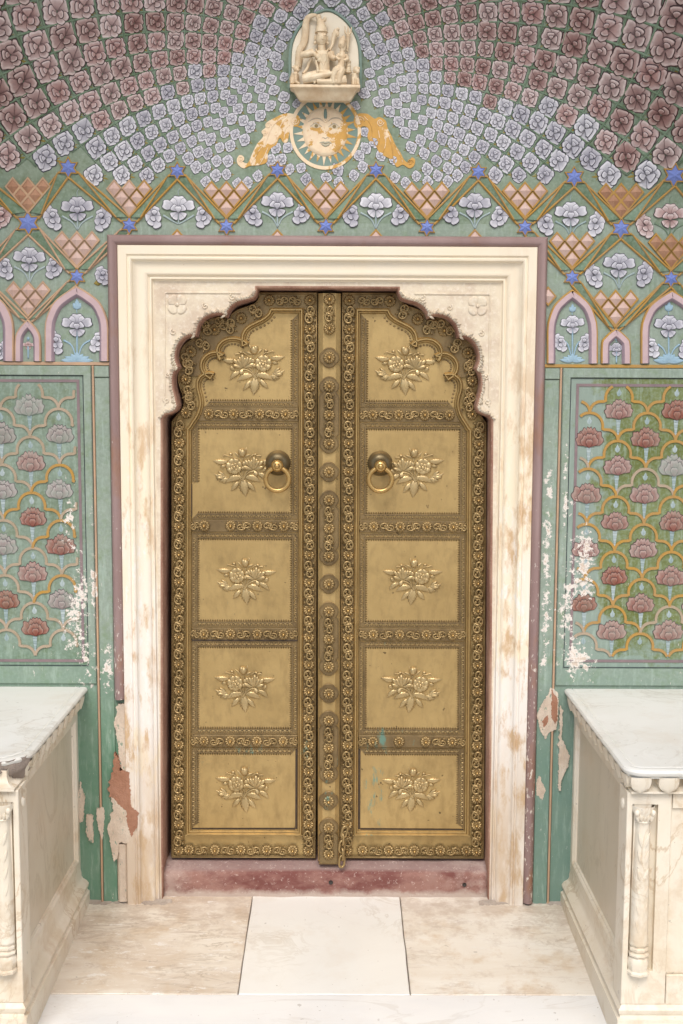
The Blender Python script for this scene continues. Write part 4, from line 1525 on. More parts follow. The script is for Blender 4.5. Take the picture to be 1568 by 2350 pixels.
# added near-black wall behind the doors, stops light leaking round the leaves
m = MB()
wbox(m, -0.9, 0.9, -0.05, 2.45, 0.36, 0.42)
tag(m.build('light_stop_wall', M_BLACK, smooth=False), 'added near-black wall that blocks stray light behind the brass doors', 'wall')

# ================================================================== brass doors
YD = 0.10
XC = 0.007
def rosette_mesh(name='rosette', n=12):
    m = MB()
    seg = n * 4
    prof = [(0.30, 0.62), (0.36, 0.22), (0.46, 0.30), (0.66, 0.40), (0.86, 0.34), (0.98, 0.18), (1.0, 0.0)]
    rows = []
    for r_, h in prof:
        row = []
        for k in range(seg):
            a = 2 * PI * k / seg
            lob = math.cos(n * a)
            rr = r_ * (1 + (0.07 * lob if r_ > 0.8 else 0))
            hh = h * (1 + (0.30 * lob if 0.4 < r_ < 0.99 else 0))
            row.append(m.vert(rr * math.cos(a), rr * math.sin(a), hh))
        rows.append(row)
    m.grid(rows, True)
    # boss
    rows = []
    for t in (0.0, 0.3, 0.6, 0.85, 1.0):
        rows.append([m.vert(0.30 * math.cos(t * PI / 2) * math.cos(2 * PI * k / 14) + 1e-4, 0.30 * math.cos(t * PI / 2) * math.sin(2 * PI * k / 14), 0.55 + 0.42 * math.sin(t * PI / 2)) for k in range(14)])
    m.cur = 1
    m.grid(rows, True)
    return m.mesh(name, [M_BRASSD, M_BRASSB])
ROSETTE = rosette_mesh()

def scroll_mesh(seed, flip=False):
    """acanthus S-scroll that fills the space between two rosettes; unit square about 1 x 1"""
    rn = random.Random(seed)
    m = MB()
    f = -1 if flip else 1
    def spiral(cx, cy, r0, r1, a0, a1, w=0.16, rad0=0.085):
        n = 15
        pts, rr = [], []
        for i in range(n):
            t = i / (n - 1)
            a = a0 + (a1 - a0) * t
            r_ = r0 + (r1 - r0) * t
            pts.append((f * (cx + r_ * math.cos(a)), cy + r_ * math.sin(a), w + 0.05 * math.sin(PI * t)))
            rr.append(rad0 * (1 - 0.35 * t))
        m.tube(pts, rr, 5)
        e = pts[-1]
        m.ell((e[0], e[1], w + 0.03), (0.10, 0.10, 0.12), 7, 4)
    spiral(0.02, 0.24, 0.36, 0.10, rad(-80), rad(300))
    spiral(-0.02, -0.24, 0.36, 0.10, rad(100), rad(480))
    m.tube([(f * -0.42, 0.1, 0.12), (0, 0.0, 0.2), (f * 0.42, -0.1, 0.12)], [0.05, 0.09, 0.05], 5)
    for (b, t, W_) in (((0.0, 0.0), (0.40, 0.12), 0.20), ((0.0, 0.0), (-0.40, -0.12), 0.20), ((0.05, 0.2), (0.30, 0.48), 0.18), ((-0.05, -0.2), (-0.30, -0.48), 0.18), ((0.0, 0.24), (-0.18, 0.34), 0.2), ((0.0, -0.24), (0.18, -0.34), 0.2),
                      ((-0.2, 0.3), (-0.42, 0.46), 0.12), ((0.2, -0.3), (0.42, -0.46), 0.12)):
        m.leaf((f * b[0], b[1]), (f * t[0], t[1]), W_, 0.06, 0.20, n=4)
    return m.mesh('scroll', M_BRASSD)
SCROLL = [scroll_mesh(1), scroll_mesh(2, True)]

def bouquet_parts():
    k = 0.0003
    c = lambda x, y: ((x - 560) * k, (450 - y) * k)
    P = []
    def lf(b, t, w, bend=0.0, lift=0.0065):
        m = MB()
        m.leaf(c(*b), c(*t), w * k * 1.15, 0.001, lift, serr=1, n=12, bend=bend)
        P.append(('leaf', m.mesh('leaf', M_BRASSL)))
    lf((557, 575), (587, 778), 92)
    lf((500, 600), (408, 706), 50); lf((610, 608), (706, 716), 50)
    lf((545, 540), (338, 612), 66, -0.10); lf((590, 545), (778, 606), 66, 0.10)
    lf((372, 352), (198, 338), 56, 0.06); lf((770, 368), (946, 346), 56, -0.06)
    lf((738, 500), (862, 592), 52, 0.10)
    lf((385, 555), (268, 590), 40); lf((365, 540), (206, 492), 44, 0.12); lf((350, 560), (318, 615), 36)
    lf((350, 402), (282, 414), 30)
    m = MB()     # tulip bud at the left
    for a in (-18, 0, 20):
        m.petal(*c(365, 548), rad(158 + a), 100 * k, rad(13), 0.002, 0.006, 0, 0.25, 7)
    P.append(('bud', m.mesh('bud', M_BRASSL)))
    m = MB()     # full rose
    b = c(455, 410)
    for i in range(7):
        m.petal(b[0], b[1], i * 2 * PI / 7 + 0.3, 98 * k, rad(29), 0.002 + 0.0005 * (i % 2), 0.008, 1, 0, 9)
    for i in range(5):
        m.petal(b[0] + 5 * k, b[1] - 10 * k, i * 2 * PI / 5, 52 * k, rad(36), 0.006, 0.005, 0, 0, 7)
    m.ell((b[0] + 4 * k, b[1] - 12 * k, 0.010), (22 * k, 22 * k, 0.004), 8, 5)
    for i in range(6):
        m.ell((b[0] + 6 * k + 26 * k * math.cos(i), b[1] - 12 * k + 26 * k * math.sin(i), 0.010), (8 * k, 8 * k, 0.0025), 6, 4)
    P.append(('flower', m.mesh('flower', M_BRASSL)))
    m = MB()     # fan shaped bloom
    b = c(690, 455)
    for i, a in enumerate((120, 60, 90, 30, 150, 5, 75, 105, 45)):
        m.petal(b[0], b[1], rad(a + 12), (142 - (i % 3) * 14) * k, rad(13), 0.002 + 0.0006 * i, 0.008, 0, 0.06, 7)
    m.petal(*c(610, 395), rad(150), 58 * k, rad(32), 0.006, 0.006, 0, 0, 7)
    m.petal(*c(790, 480), rad(40), 62 * k, rad(26), 0.003, 0.006, 0, 0.1, 7)
    m.petal(*c(700, 460), rad(-70), 66 * k, rad(26), 0.004, 0.006, 0, 0.1, 7)
    P.append(('flower', m.mesh('flower', M_BRASSL)))
    m = MB()     # closed bud on top
    b = c(555, 250)
    m.ell((b[0], b[1], 0.002), (52 * k, 55 * k, 0.013), 12, 8)
    m.petal(b[0], b[1] - 46 * k, rad(105), 92 * k, rad(20), 0.009, 0.006, 0, 0, 7)
    m.leaf((b[0] - 20 * k, b[1] - 55 * k), (b[0] - 98 * k, b[1] + 15 * k), 24 * k, 0.001, 0.005, n=6)
    m.leaf((b[0] + 20 * k, b[1] - 50 * k), (b[0] + 110 * k, b[1] - 15 * k), 24 * k, 0.001, 0.005, n=6)
    m.leaf((b[0] + 40 * k, b[1]), (b[0] + 55 * k, b[1] + 72 * k), 18 * k, 0.001, 0.005, n=6)
    P.append(('bud', m.mesh('bud', M_BRASSL)))
    m = MB()     # stems and tendrils: the bouquet's own mesh
    def st(L, r_=7):
        pts = catmull([(*c(*q), 0.004) for q in L], 4)
        m.tube(pts, [r_ * k] * len(pts), 5)
    st([(556, 590), (540, 520), (500, 460), (460, 420)], 8); st([(556, 590), (580, 520), (610, 470), (660, 450)], 8)
    st([(556, 590), (562, 480), (560, 380), (565, 310)], 7); st([(556, 590), (610, 500), (700, 470), (740, 500)], 7)
    st([(556, 590), (480, 520), (400, 540)], 7)
    st([(470, 330), (430, 290), (390, 285), (340, 270), (330, 290)], 6); st([(640, 310), (690, 275), (740, 290), (780, 285), (770, 300)], 6)
    m.ell((*c(418, 262), 0.003), (24 * k, 18 * k, 0.006), 8, 5)
    m.ell((*c(712, 272), 0.003), (26 * k, 14 * k, 0.006), 8, 5)
    m.ell((*c(562, 432), 0.006), (26 * k, 24 * k, 0.006), 8, 5)
    st([(530, 440), (545, 410), (580, 410), (592, 440), (570, 455)], 7)
    return m.mesh('bouquet', M_BRASSL), P
BQ, BQP = bouquet_parts()

def zC(L, Y):
    out = []
    for x, y in L:
        p = px((480 + x / 3.4087) / 1.22449, (800 + y / 3.4087) / 1.22449, Y)
        out.append((-(p.x - XC), p.z))
    return out
IN_SEG = [[(985, 272), (962, 312), (905, 358), (832, 394), (765, 430), (728, 478), (718, 540), (725, 596)],
          [(725, 596), (690, 568), (620, 545), (552, 550), (502, 582), (478, 632), (490, 685), (508, 706)],
          [(508, 706), (450, 680), (392, 685), (346, 720), (326, 772), (346, 832), (420, 886)],
          [(420, 886), (370, 876), (322, 892), (294, 930), (292, 990), (310, 1060), (320, 1130), (310, 1200), (282, 1270), (240, 1335), (195, 1412)]]
OUT_SEG = [[(842, 70), (838, 130), (800, 178), (720, 208), (640, 238), (582, 280), (562, 322)],
           [(562, 322), (500, 304), (420, 310), (340, 345), (290, 402), (272, 492)],
           [(272, 492), (200, 520), (132, 570), (88, 650), (88, 730), (108, 784)],
           [(108, 784), (78, 830), (66, 900), (82, 980), (110, 1060), (124, 1130), (112, 1182), (62, 1240), (22, 1290), (12, 1305)]]
UIN, UP0, UP1, UOUT = 0.0435, 0.1115, 0.505, 0.578
ARC_IN = pieces([zC(s, YD) for s in IN_SEG], 4)       # crown -> springing, u grows
ARC_OUT = pieces([zC(s, YD) for s in OUT_SEG], 4)
ARC_IN = [(u, z) for u, z in ARC_IN if u < UP1 - 0.004]
ZTOP = 2.268
ARC_OUT = [(min(u, UOUT - 0.001), min(z, ZTOP)) for u, z in ARC_OUT]
ZB0, ZB1 = 0.137, 0.2465
zt_in = ARC_IN[0][1]

def leafdoor(side):
    nm = 'left' if side < 0 else 'right'
    lab = ('embossed brass door leaf carrying the central studded meeting strip, ring pull near its right edge' if side < 0 else
           'embossed brass door leaf with green verdigris stains on its lowest panels, ring pull near its left edge')
    D = thing('brass_door', lab, 'door', (XC + side * 0.58, YD, ZB0), 'pair of brass door leaves')
    mp = lambda u, v, w: (XC + side * u * kz(v), YD - w, v)
    def X(u, z):
        return XC + side * u * kz(z)
    def put(me, name, u, z, w, s, roll=0.0, sx=None, parent=None):
        return inst(me, name, parent or D, flatM(X(u, z), z, YD - w, roll * -side if False else roll, s, sx))
    def vpath(u, z0, z1, n=8):
        return [(u, z0 + (z1 - z0) * i / n) for i in range(n + 1)]
    zs = vpath(UIN, ZB0, ZTOP)
    outline = zs + ARC_OUT + vpath(UOUT, ARC_OUT[-1][1] - 0.004, ZB0)
    inner = vpath(UP0, ZB1, zt_in) + ARC_IN + vpath(UP1, ARC_IN[-1][1] - 0.006, ZB1)
    # sheet and timber core
    m = MB(mp)
    m.plate(outline, -0.012, 0.0)
    m.build('brass_sheet', M_BRASS, D, smooth=False)
    core = [(u, z) for u, z in outline]
    core = [(u - 0.004 if u > 0.3 else u + 0.001, z - (0.009 if z < 0.15 else 0.003)) for u, z in core]
    m = MB(mp)
    m.plate(core, -0.055, -0.0125)
    m.build('timber_core', M_WOOD, D, smooth=False)
    # raised border band with moulded lips
    mo = offset_closed(inner, 0.003)
    m = MB(mp)
    m.plate(outline, 0.0, 0.009, 0.002, holes=[mo[::-1]])
    m.build('border_band', M_PATINA, D, smooth=False)
    def ccw(P):
        A = sum(P[i][0] * P[(i + 1) % len(P)][1] - P[(i + 1) % len(P)][0] * P[i][1] for i in range(len(P)))
        return P if A > 0 else P[::-1]
    ci = ccw(inner)
    m = MB(mp)
    m.sweep(ci, [(0.001, 0.0), (0.0, 0.009), (-0.0025, 0.0145), (-0.0045, 0.0155), (-0.006, 0.0135), (-0.007, 0.020), (-0.0095, 0.0255), (-0.0125, 0.0255), (-0.0148, 0.020), (-0.0155, 0.0135), (-0.0178, 0.0150), (-0.0195, 0.009)], closed=True, mlim=1.7, cusp=True)
    m.build('panel_moulding', M_BRASS, D, smooth='auto')
    oi = ccw(outline)
    for off, h in ((0.004, 0.0035), (0.0085, 0.002)):
        m = MB(mp)
        m.sweep(oi, [(off - 0.0016, 0.0088), (off - 0.001, 0.009 + h), (off + 0.001, 0.009 + h), (off + 0.0016, 0.0088)], closed=True, mlim=1.7)
        m.build('border_lip', M_BRASSD, D)
    # rosettes and scrolls
    R = 0.0213
    STEP = 0.1035
    def ros(u, z, w=0.009, s=R):
        put(ROSETTE, 'rosette', u, z, w, s * random.uniform(0.97, 1.03), random.uniform(0, 0.5))
    cnt = [0]
    def scr(u, z, roll=0.0, w=0.009, s=0.047, sx=None):
        cnt[0] += 1
        put(SCROLL[cnt[0] % 2], 'scroll', u, z, w - 0.0006, s, roll + random.uniform(-.04, .04), sx)
    zk = [0.168 + STEP * k for k in range(21)]
    for i, z in enumerate(zk):
        if z < ZTOP:
            ros(0.0715, z)
            if z + STEP * 0.5 < ZTOP - 0.02:
                scr(0.0715, z + STEP * 0.5, s=0.060, sx=0.053)
        if z < 1.77:
            ros(0.5485, z)
            if z + STEP * 0.5 < 1.80:
                scr(0.5485, z + STEP * 0.5, s=0.060, sx=0.053)
    for (x, y) in ((945, 152), (678, 322), (425, 430), (196, 640), (150, 908), (150, 1228)):
        u, z = zC([(x, y)], YD)[0]
        ros(u, z)
    for (x, y, rl) in ((1068, 156, 90), (1190, 158, 90), (815, 255, 35), (575, 398, 10), (310, 575, 45), (490, 372, 60), (180, 792, -20), (150, 728, 30), (172, 1040, -10), (345, 415, 40), (190, 1130, 0)):
        u, z = zC([(x, y)], YD)[0]
        scr(u, z, rad(rl) * -side, s=0.052 if rl != 90 else 0.042)
    # bottom rail
    for i in range(5):
        u = 0.117 + 0.0955 * (i + 0.0) + 0.012
        if u < 0.53:
            ros(u, 0.170)
        if i < 4 and u + 0.048 < 0.52:
            scr(u + 0.048, 0.170, rad(90), s=0.050, sx=0.042)
    # panels, cross bands
    zp = [(1.852, None), (1.437, 1.799), (1.031, 1.390), (0.620, 0.982), (0.249, 0.571)]
    bands = [(1.799, 1.852), (1.390, 1.437), (0.982, 1.031), (0.571, 0.620)]
    for bi, (z0, z1) in enumerate(bands):
        u1 = UP1 - 0.004
        if bi == 0:
            u1 = 0.488
        m = MB(mp)
        m.plate([(UP0 + 0.001, z0 + 0.001), (u1, z0 + 0.001), (u1, z1 - 0.001), (UP0 + 0.001, z1 - 0.001)], 0.0, 0.0065, 0.0015)
        m.build('cross_band', M_PATINA, D, smooth=False)
        zc = (z0 + z1) / 2
        us = [0.165, 0.262, 0.360, 0.457]
        if bi == 0:
            us = [0.160, 0.255, 0.350, 0.440]
        for i, u in enumerate(us):
            ros(u, zc, 0.0065, 0.0205)
        gaps = [(us[i] + us[i + 1]) / 2 for i in range(3)] + [0.128]
        if bi:
            gaps.append(0.490)
        for i, u in enumerate(gaps):
            if side < 0 and bi == 1 and i == 2:
                continue
            if side > 0 and bi == 3 and i in (0, 1):
                continue
            scr(u, zc, rad(90), 0.0065, 0.050 if i < 3 else 0.032, 0.040)
    skip = {(-1, 1): ('o',), (-1, 4): ('i', 'b'), (1, 4): ('i', 'b'), (-1, 3): ()}
    for pi, (z0, z1) in enumerate(zp):
        u0, u1 = UP0 + 0.002, UP1 - 0.002
        if pi == 0:
            poly_ = [(u0, z0 + 0.001), (u0, zt_in - 0.001)] + [(u - 0.001, z - 0.001) for u, z in ARC_IN if z > z0 + 0.012] + [(ARC_IN[-1][0] - 0.028, z0 + 0.001)]
            last = [p for p in poly_[:-1]][-1]
            poly_[-1] = (last[0] + 0.001, z0 + 0.001)
        else:
            z0, z1 = z0 + 0.002, z1 - 0.002
            sh = 0.008 if (side, pi) in ((-1, 4), (1, 4)) else 0.0
            poly_ = [(u0 + sh, z0 + sh * 0.6), (u1, z0 + sh * 0.4), (u1, z1), (u0 + sh, z1)]
        m = MB(mp)
        m.plate(poly_, 0.0, 0.003)
        pan = m.build('panel_sheet', M_BRASS, D, smooth=False)
        # border strips with interlaced arcs and a toothed fringe
        m = MB(mp)
        sk = skip.get((side, pi), ())
        W_ = 0.021
        def strip(a, b, inn, d0=0.0, d1=1.0):
            ax, az = a
            bx, bz = b
            L = math.hypot(bx - ax, bz - az)
            ux, uz = (bx - ax) / L, (bz - az) / L
            nx_, nz_ = inn
            q = lambda t, o, w: m.vert(ax + ux * t + nx_ * o, az + uz * t + nz_ * o, w)
            s0, s1 = L * d0, L * d1
            e0 = W_ if d0 == 0 else 0
            e1 = W_ if d1 == 1 else 0
            m.grid([[q(s0 + 0.0005, 0.0005, 0.003), q(s1 - 0.0005, 0.0005, 0.003)], [q(s0 + 0.001, 0.001, 0.0062), q(s1 - 0.001, 0.001, 0.0062)], [q(s0 + e0 * 0.2, 0.0035, 0.0062), q(s1 - e1 * 0.2, 0.0035, 0.0062)], [q(s0 + e0 * 0.25, 0.0045, 0.0036), q(s1 - e1 * 0.25, 0.0045, 0.0036)],
                    [q(s0 + e0 * 0.75, W_ - 0.005, 0.0036), q(s1 - e1 * 0.75, W_ - 0.005, 0.0036)], [q(s0 + e0 * 0.8, W_ - 0.004, 0.0068), q(s1 - e1 * 0.8, W_ - 0.004, 0.0068)], [q(s0 + e0, W_, 0.0065), q(s1 - e1, W_, 0.0065)], [q(s0 + e0, W_ + 0.001, 0.003), q(s1 - e1, W_ + 0.001, 0.003)]])
            p_ = 0.0165
            n_ = max(2, int((s1 - s0 - e0 - e1) / p_))
            p_ = (s1 - s0 - e0 - e1) / n_
            for i in range(n_):
                c0 = s0 + e0 + p_ * (i + 0.5)
                pts = []
                for k in range(6):
                    an = PI * k / 5
                    t, o_ = c0 - math.cos(an) * p_ * 0.55, 0.0045 + math.sin(an) * (W_ - 0.0115)
                    pts.append((ax + ux * t + nx_ * o_, az + uz * t + nz_ * o_, 0.0055))
                m.cur = 1
                m.tube(pts, 0.0017, 4)
                m.ell((ax + ux * c0 + nx_ * 0.009, az + uz * c0 + nz_ * 0.009, 0.0048), (0.0032, 0.0032, 0.0034), 5, 3)
                m.cur = 0
            nt_ = max(3, int((s1 - s0 - 2 * W_) / 0.0085))
            for i in range(nt_):
                c0 = s0 + e0 + (s1 - s0 - e0 - e1) * (i + 0.5) / nt_
                b0 = [q(c0 - 0.0036, W_ + 0.0005, 0.003), q(c0 - 0.0022, W_ + 0.0065, 0.003), q(c0, W_ + 0.0085, 0.003), q(c0 + 0.0022, W_ + 0.0065, 0.003), q(c0 + 0.0036, W_ + 0.0005, 0.003)]
                tp = q(c0, W_ + 0.003, 0.0078)
                for k in range(4):
                    m.face(b0[k], b0[k + 1], tp)
        if pi == 0:
            strip((u0, z0), (last[0], z0), (0, 1))
            strip((u0, zt_in - 0.002), (u0, z0), (1, 0))
            # toothed fringe along the scallops
            acc = 0
            AI = ARC_IN
            for a, b in zip(AI, AI[1:]):
                if b[1] < z0 + 0.02:
                    break
                L = math.hypot(b[0] - a[0], b[1] - a[1])
                acc += L
                if acc > 0.0095:
                    acc = 0
                    dx_, dz_ = (b[0] - a[0]) / L, (b[1] - a[1]) / L
                    nx_, nz_ = dz_, -dx_
                    m.ell((b[0] - abs(0) + nx_ * 0.010, b[1] + nz_ * 0.010, 0.0035), (0.0042, 0.0042, 0.003), 6, 4)
        else:
            if 't' not in sk:
                strip((u0, z1), (u1, z1), (0, -1))
            if 'b' not in sk:
                strip((u0, z0), (u1, z0), (0, 1))
            if 'i' not in sk:
                strip((u0, z0), (u0, z1), (1, 0))
            if 'o' in sk:
                strip((u1, z1), (u1, z0), (-1, 0), 0.0, 0.62)
            else:
                strip((u1, z0), (u1, z1), (-1, 0))
        m.build('embossed_strip', [M_PATINA, M_BRASSL], pan, smooth=False, kind='stuff')
        if pi == 4 or (side < 0 and pi in (3,)) or (side < 0 and pi == 1):
            m = MB(mp)
            if pi == 4:
                m.plate([(u0 - 0.002, z0 - 0.001), (u0 + 0.0065, z0 - 0.001), (u0 + 0.0065, z1), (u0 - 0.002, z1)], 0.0, 0.0007)
                m.plate([(u0 + 0.007, z0 - 0.003), (u1, z0 - 0.003), (u1, z0 + 0.002), (u0 + 0.007, z0 + 0.0035)], 0.0, 0.0007)
            elif pi == 3:
                m.plate([(u0, z1 + 0.0005), (u1, z1 + 0.0005), (u1, z1 + 0.0055), (u0, z1 + 0.0055)], 0.0, 0.0072)
            else:
                m.plate([(u1 - 0.001, z0 + 0.01), (u1 + 0.006, z0 + 0.01), (u1 + 0.006, z0 + 0.13), (u1 - 0.001, z0 + 0.13)], 0.0, 0.0072)
            m.build('exposed_timber', M_WOOD, pan, smooth=False)
        # bouquet
        if pi == 0:
            uc, zc = zC([(800, 790)], YD)[0]
        else:
            uc, zc = (0.309, (z0 + z1) / 2 + 0.005)
            if pi == 1:
                uc = 0.312 if side > 0 else 0.316
        mir = -1 if side > 0 else 1
        if pi == 0:
            mir = -mir
        s_ = 1.02
        s_ *= random.uniform(0.97, 1.03)
        Mb = flatM(X(uc, zc) + random.uniform(-.003, .003), zc, YD - 0.003, random.uniform(-.04, .04), s_, s_ * mir)
        bo = inst(BQ, 'bouquet', D, Mb)
        for nme, me in BQP:
            inst(me, nme, bo, Mb)
    # ring pull
    uc, zc = (0.1875, 1.640)
    m = MB()
    seg = 28
    rows = [[m.vert(r_ * math.cos(2 * PI * k / seg), r_ * math.sin(2 * PI * k / seg), h) for k in range(seg)] for r_, h in ((0.047, 0.0), (0.047, 0.003), (0.044, 0.012), (0.038, 0.024), (0.028, 0.034), (0.018, 0.038), (0.0165, 0.045))]
    m.grid(rows, True)
    rp = m.build('ring_pull', M_BRASSG, D, flatM(X(uc, zc), zc + 0.008, YD - 0.003))
    m = MB()
    rows = [[m.vert(r_ * math.cos(2 * PI * k / seg), r_ * math.sin(2 * PI * k / seg), h) for k in range(seg)] for r_, h in ((0.0155, 0.036), (0.0215, 0.040), (0.0225, 0.047), (0.0215, 0.054), (0.018, 0.056), (0.0175, 0.059), (0.014, 0.061), (0.0095, 0.061), (0.0095, 0.064), (0.0075, 0.068), (0.004, 0.070), (0.0, 0.0705))]
    m.grid(rows, True)
    m.build('knob', M_BRASSB, rp, flatM(X(uc, zc), zc, YD - 0.003))
    m = MB()
    rows = []
    for i in range(40):
        a = 2 * PI * i / 40
        rows.append([m.vert((0.0425 + 0.0085 * math.cos(b)) * math.sin(a), (0.0425 + 0.0085 * math.cos(b)) * math.cos(a), 0.0085 * math.sin(b)) for b in [2 * PI * k / 10 for k in range(10)]])
    rows.append(rows[0])
    m.grid(rows, True)
    m.build('ring', M_BRASSB, rp, flatM(X(uc, zc), zc - 0.0485, YD - 0.048))
    # central meeting strip belongs to the left leaf
    if side < 0:
        def zx(z):
            return XC + 0.004 * max(0, 1.8 - z) / 1.7
        ms = MB(lambda u, v, w: (zx(v) + u, YD - w, v))
        ms.sweep(vpath(0.0, ZB0 - 0.004, 2.262, 16), [(0.041, 0.0), (0.041, 0.022), (0.038, 0.025), (0.0235, 0.036), (-0.0235, 0.036), (-0.038, 0.025), (-0.041, 0.022), (-0.041, 0.0)])
        zb = ZB0 - 0.004
        ms.face(*[ms.vert(u, zb, w_) for u, w_ in ((0.041, 0.0), (0.041, 0.022), (0.038, 0.025), (0.0235, 0.036), (-0.0235, 0.036), (-0.038, 0.025), (-0.041, 0.022), (-0.041, 0.0))])
        MS = ms.build('meeting_strip', M_BRASS, D, smooth=False)
        z0_ = 1.5145
        k_ = 8
        while True:
            z = z0_ + STEP * k_
            k_ -= 1
            if z < ZB0 + 0.01:
                break
            kind = (-(k_ + 1)) % 4         # 0 top, 1 middle, 2 bottom, 3 quatrefoil
            if z > 2.255:
                continue
            inst(ROSETTE, 'rosette', MS, flatM(zx(z), z, YD - 0.0445, random.uniform(0, .5), R))
            if kind in (0, 1) and z - STEP > ZB0 - 0.03:
                inst(SCROLL[k_ % 2], 'scroll', MS, flatM(zx(z), z - STEP * 0.5, YD - 0.0438, 0, 0.0545, 0.046))
            if kind == 3:
                pts = []
                for i in range(48):
                    a = 2 * PI * i / 48
                    r_ = 0.033 + 0.0045 * abs(math.cos(2 * a)) ** 0.7
                    pts.append((r_ * math.cos(a), r_ * math.sin(a)))
                mm = MB()
                mm.plate(pts, 0.030, 0.043, 0.002)
                mm.sweep(pts, [(0.0025, 0.0425), (0.0035, 0.0455), (0.005, 0.0455), (0.006, 0.0425)], closed=True)
                mm.build('medallion', M_PATINA, MS, flatM(zx(z), z, YD), smooth='auto')
            if kind == 0:
                zt_, zb_ = z, max(z - 2 * STEP, ZB0 - 0.02)
                h = (zt_ - zb_)
                pts = []
                for i in range(17):
                    a = rad(-38) + rad(256) * i / 16
                    r_ = 0.034 + 0.003 * abs(math.cos(2 * a))
                    pts.append((r_ * math.cos(a), r_ * math.sin(a)))
                low = [(-x, -h - y) for x, y in pts] if z - 2 * STEP > ZB0 - 0.02 else [(-0.036, -h + 0.01), (0.036, -h + 0.01)]
                body = [(-0.0375, -0.034), (-0.0375, -h + 0.034)]
                body2 = [(0.0375, -h + 0.034), (0.0375, -0.034)]
                allp = pts + body + low + body2
                mm = MB()
                mm.plate(allp, 0.030, 0.043, 0.0015)
                mm.sweep(allp, [(0.002, 0.0425), (0.003, 0.0452), (0.0042, 0.0452), (0.005, 0.0425)], closed=True, mlim=1.4)
                mm.build('cartouche', M_PATINA, MS, flatM(zx(z), z, YD), smooth='auto')
    return D

def offset_closed(P, d):
    A = sum(P[i][0] * P[(i + 1) % len(P)][1] - P[(i + 1) % len(P)][0] * P[i][1] for i in range(len(P)))
    return inset(P, -d)
leafdoor(-1)
leafdoor(1)

# door chain hanging at the foot of the meeting strip
CH = thing('door_chain', 'short tarnished chain hanging between the two door leaves at the bottom', 'chain', (0.055, 0.05, 0.13))
def linkmesh():
    m = MB()
    rows = []
    for i in range(24):
        a = 2 * PI * i / 24
        cx, cy = 0.0085 * math.sin(a), 0.0125 * math.cos(a) + (0.006 if math.cos(a) > 0 else -0.006)
        n = Vector((math.sin(a), math.cos(a)))
        rows.append([m.vert(cx + n.x * 0.0042 * math.cos(b), cy + n.y * 0.0042 * math.cos(b), 0.0042 * math.sin(b)) for b in [2 * PI * k / 8 for k in range(8)]])
    rows.append(rows[0])
    m.grid(rows, True)
    return m.mesh('chain_link', M_BRASSD)
LK = linkmesh()
for i, (x, z) in enumerate(((0.070, 0.262), (0.063, 0.234), (0.061, 0.205), (0.062, 0.176), (0.061, 0.147))):
    M = Matrix.Translation((x, 0.040, z)) @ Matrix.Scale(1.2, 4) @ Matrix.Rotation(rad(90 * (i % 2) + 20), 4, 'Z') @ Matrix.Rotation(rad(14 if i == 0 else 4), 4, 'Y')
    inst(LK, 'chain_link', CH, M)

# ================================================================== carved niche with seated figures
ps, ns = SP(746, 196)
KS = 0.000229
SY = -VD(0.1, 3.2) - 0.004
ps = px(746, 196, SY - 0.04)
NB = thing('carved_niche', 'ivory marble relief of two seated figures with a trident, above the doorway', 'relief sculpture', (ps.x, SY, ps.z))
zs0 = ps.z
xs0 = ps.x
# zoom coordinates (735,1030) = middle of the ledge's top
def smap(u, v, w):
    return (xs0 + (u - 738) * KS, SY - 0.004 - w * KS, zs0 + (1032 - v) * KS)
arch = [(235, 1035), (232, 760), (236, 540), (262, 370), (330, 220), (430, 95), (560, -5), (690, -62), (760, -75), (840, -62), (950, 0), (1060, 95), (1150, 220), (1215, 370), (1240, 540), (1246, 760), (1246, 1035)]
arch = catmull(arch, 3)
m = MB(smap)
m.plate(arch, -120, 0, 6)
m.build('back_slab', M_STSLAB, NB, smooth=False)
m = MB(smap)
m.sweep(arch, [(-44, -120), (-44, 10), (-10, 22), (-2, 8), (0, -10)])
m.build('painted_rim', M_TEAL, NB, smooth='auto')
m = MB(smap)
def ledge(pts):
    rows = [[m.vert(x0, y, 0), m.vert(x0, y, w_), m.vert(x1, y, w_), m.vert(x1, y, 0)] for x0, x1, y, w_ in pts]
    m.grid(rows)
    m.face(*rows[0])
    m.face(*rows[-1])
ledge([(222, 1258, 1030, 215), (218, 1262, 1040, 222), (218, 1262, 1072, 222), (230, 1250, 1082, 212), (268, 1212, 1100, 186), (300, 1180, 1150, 160), (345, 1135, 1220, 120), (372, 1108, 1240, 100)])
m.build('ledge', M_STATUE, NB, smooth='auto')

